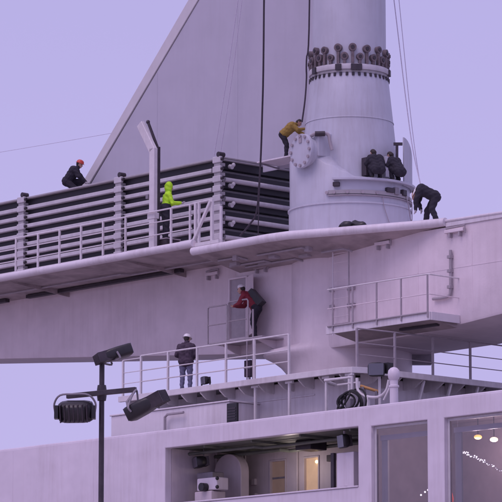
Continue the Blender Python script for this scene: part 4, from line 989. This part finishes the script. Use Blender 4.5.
    if hat:
        hm_ = MB(); n_ = 20; vs = []; c0_ = hed+hu*.035-hf*.008
        prof = [(.150,-.0),(.130,.012),(.126,.05),(.108,.095),(.07,.125),(.02,.138)]
        for r_, h_ in prof:
            for j in range(n_):
                t = 2*math.pi*j/n_; k2 = 1.12 if math.cos(t)>0.3 and h_<.005 else 1.0
                vs.append(c0_+hf*r_*k2*1.08*math.cos(t)+hs*r_*.95*math.sin(t)+hu*h_)
        fs = [(i*n_+j,i*n_+(j+1)%n_,(i+1)*n_+(j+1)%n_,(i+1)*n_+j) for i in range(len(prof)-1) for j in range(n_)] + [tuple(range(n_))[::-1], tuple((len(prof)-1)*n_+j for j in range(n_))]
        acc(hm_.add(vs,fs), 'hard_hat', hat)
    return root, acc

stand = dict(pelvis=(0,0,.95), chest=(.02,0,1.34), neck=(.03,0,1.49), head=(.06,0,1.635),
    knL=(.03,.12,.52), anL=(-.01,.13,.09), knR=(.03,-.12,.52), anR=(-.01,-.13,.09))
# man on the terrace, seen from behind, hands before his body, head bowed a little
J = dict(stand, elL=(.02,.30,1.14), wrL=(.22,.16,1.06), elR=(.02,-.30,1.14), wrR=(.22,-.14,1.04), head=(.10,-.01,1.63), face=(.9,-.25,-.25))
p = Zp(186,385,FLOOR); p = V(186,385,-4.45)
person('man in dark jacket, pale jeans and white hard hat standing on the terrace', (p.x,-4.45,FLOOR), R(75), J, ('plum','jeans','skin','boot','skin','hair'), hat='hat_white', sc=1.05, bulk=1.3,
    extra=[(Vector((-.02,.07,.92)),Vector((-.02,-.07,.92)),.135,.135,'plum')])
# lime hi-vis worker at the boom rail, hood up, reaching right
J = dict(stand, chest=(.06,0,1.34), neck=(.09,0,1.49), head=(.12,0,1.63), elL=(.22,.24,1.14), wrL=(.46,.14,1.16), elR=(.18,-.26,1.10), wrR=(.44,-.16,1.12), face=(1,0,-.2))
u = V(165.5,215,-3.0)
person('worker in lime hi-vis hooded jacket standing between boom rail and panels', (u.x,-3.0,DECKL+.40), R(10), J, ('lime','navy','glove','boot','skin','lime'), hood=True, sc=1.10, bulk=1.6)
st = thing('step_box', (u.x,-3.0,DECKL-.02), 'dark step box under the worker in lime jacket', 'step')
MB().box(u.x-.4,u.x+.4,-3.3,-2.7,DECKL-.02,DECKL+.36).build('box','darkmetal',st,bevel=.02)
MB().box(u.x-.42,u.x+.42,-3.32,-2.68,DECKL+.362,DECKL+.40).build('tread','railgrey',st,bevel=.01)
# man with red hard hat crouching on top of the stack
J = dict(pelvis=(-.20,0,.52), chest=(.04,0,.86), neck=(.16,0,.98), head=(.24,0,1.10), face=(1,0,-.35),
    knL=(.28,.16,.50), anL=(.0,.15,.09), knR=(.18,-.16,.14), anR=(-.22,-.15,.10), elL=(.26,.22,.66), wrL=(.44,.10,.48), elR=(.24,-.24,.64), wrR=(.42,-.10,.46))
u = V(73,190,-.9)
person('man in black jacket and red hard hat crouching on top of the panels', (u.x,-.9,22.6), R(-8), J, ('navy','navy','glove','boot','skin','hair'), hat='hat_red', sc=1.0, bulk=1.35)
# man in mustard jacket bending over the flange
J = dict(pelvis=(-.16,0,.90), chest=(.16,0,1.17), neck=(.30,0,1.24), head=(.42,0,1.30), face=(.9,0,-.6),
    knL=(-.06,.11,.50), anL=(-.1,.12,.09), knR=(-.04,-.11,.50), anR=(-.05,-.12,.09), elL=(.40,.26,.98), wrL=(.58,.14,.88), elR=(.42,-.22,1.0), wrR=(.62,-.10,1.05))
q = Zp(290,158,22.75)
q = DS(287.5,165,111.6)
q = V(288,157,-.62)
person('man in mustard jacket bending over the round bolted flange', (q.x,-.62,22.452), R(-12), J, ('khaki','navy','skin','boot','skin','hair'), sc=.9, bulk=1.3)
# worker bending right down at the edge of the upper deck
J = dict(pelvis=(-.16,0,.93), chest=(.20,0,1.12), neck=(.33,0,1.06), head=(.42,0,.98), face=(.5,0,-.85),
    knL=(-.10,.14,.52), anL=(-.28,.15,.09), knR=(.06,-.14,.50), anR=(.12,-.15,.09), elL=(.36,.22,.80), wrL=(.38,.16,.52), elR=(.34,-.24,.82), wrR=(.26,-.18,.58))
u = V(429,222,-1.2)
person('worker in black clothes bent double at the upper deck edge right of the mast', (u.x,-1.2,DECK-.02), R(172), J, ('navy','navy','glove','boot','skin','hair'), hat='hat_white', sc=1.06, bulk=1.3)
# two workers squatting side by side on the ledge of the mast foot, backs to the quay
for ph, lab, lean in ((23,'worker in black squatting on the mast ledge beside the dark valve block',.0),(45,'worker in black squatting on the mast ledge under the T-headed vent pipe',.05)):
    J = dict(pelvis=(-.20,0,.30), chest=(-.02+lean,0,.62), neck=(.07+lean,0,.74), head=(.13+lean,.02,.84), face=(1,.1,-.5),
        knL=(.16,.20,.46), anL=(-.02,.14,.09), knR=(.16,-.20,.44), anR=(-.04,-.14,.09), elL=(.06,.30,.48), wrL=(.24,.16,.44), elR=(.08,-.30,.50), wrR=(.24,-.14,.48))
    q = shp(ph,2.0,zl+.03)
    person(lab, (q.x,q.y,zl+.03), R(90+ph), J, ('navy','navy','glove','boot','skin','hair'), bulk=1.3)
# man in red jacket with a rucksack on the landing, leaning into the open door
J = dict(pelvis=(-.12,0,.93), chest=(.14,0,1.25), neck=(.26,0,1.36), head=(.35,0,1.48), face=(1,0,-.25),
    knL=(-.06,.10,.52), anL=(-.14,.11,.09), knR=(-.02,-.10,.52), anR=(-.06,-.11,.09), elL=(.30,.26,1.02), wrL=(.50,.12,.98), elR=(.34,-.24,1.02), wrR=(.54,-.10,1.0))
u = V(252,338,-2.35)
rt_, acc = person('man in dark red jacket with black rucksack leaning into the boom door', (u.x,-2.35,LZ), R(158), J, ('red','navy','skin','boot','skin','hair'), sc=1.12, bulk=1.15)
sk = MB().obox((-.13,0,1.20),(.55,0,.62),(0,1,0),(-.62,0,.55),(.26,.17,.11)); acc(sk,'rucksack','black')
hm_ = MB().ball((.345,0,1.55),(.11,.10,.085),14,9); acc(hm_,'cap','hat_white')

# custom bookkeeping property is not part of the scene
for o in bpy.data.objects:
    if '_b' in o: del o['_b']
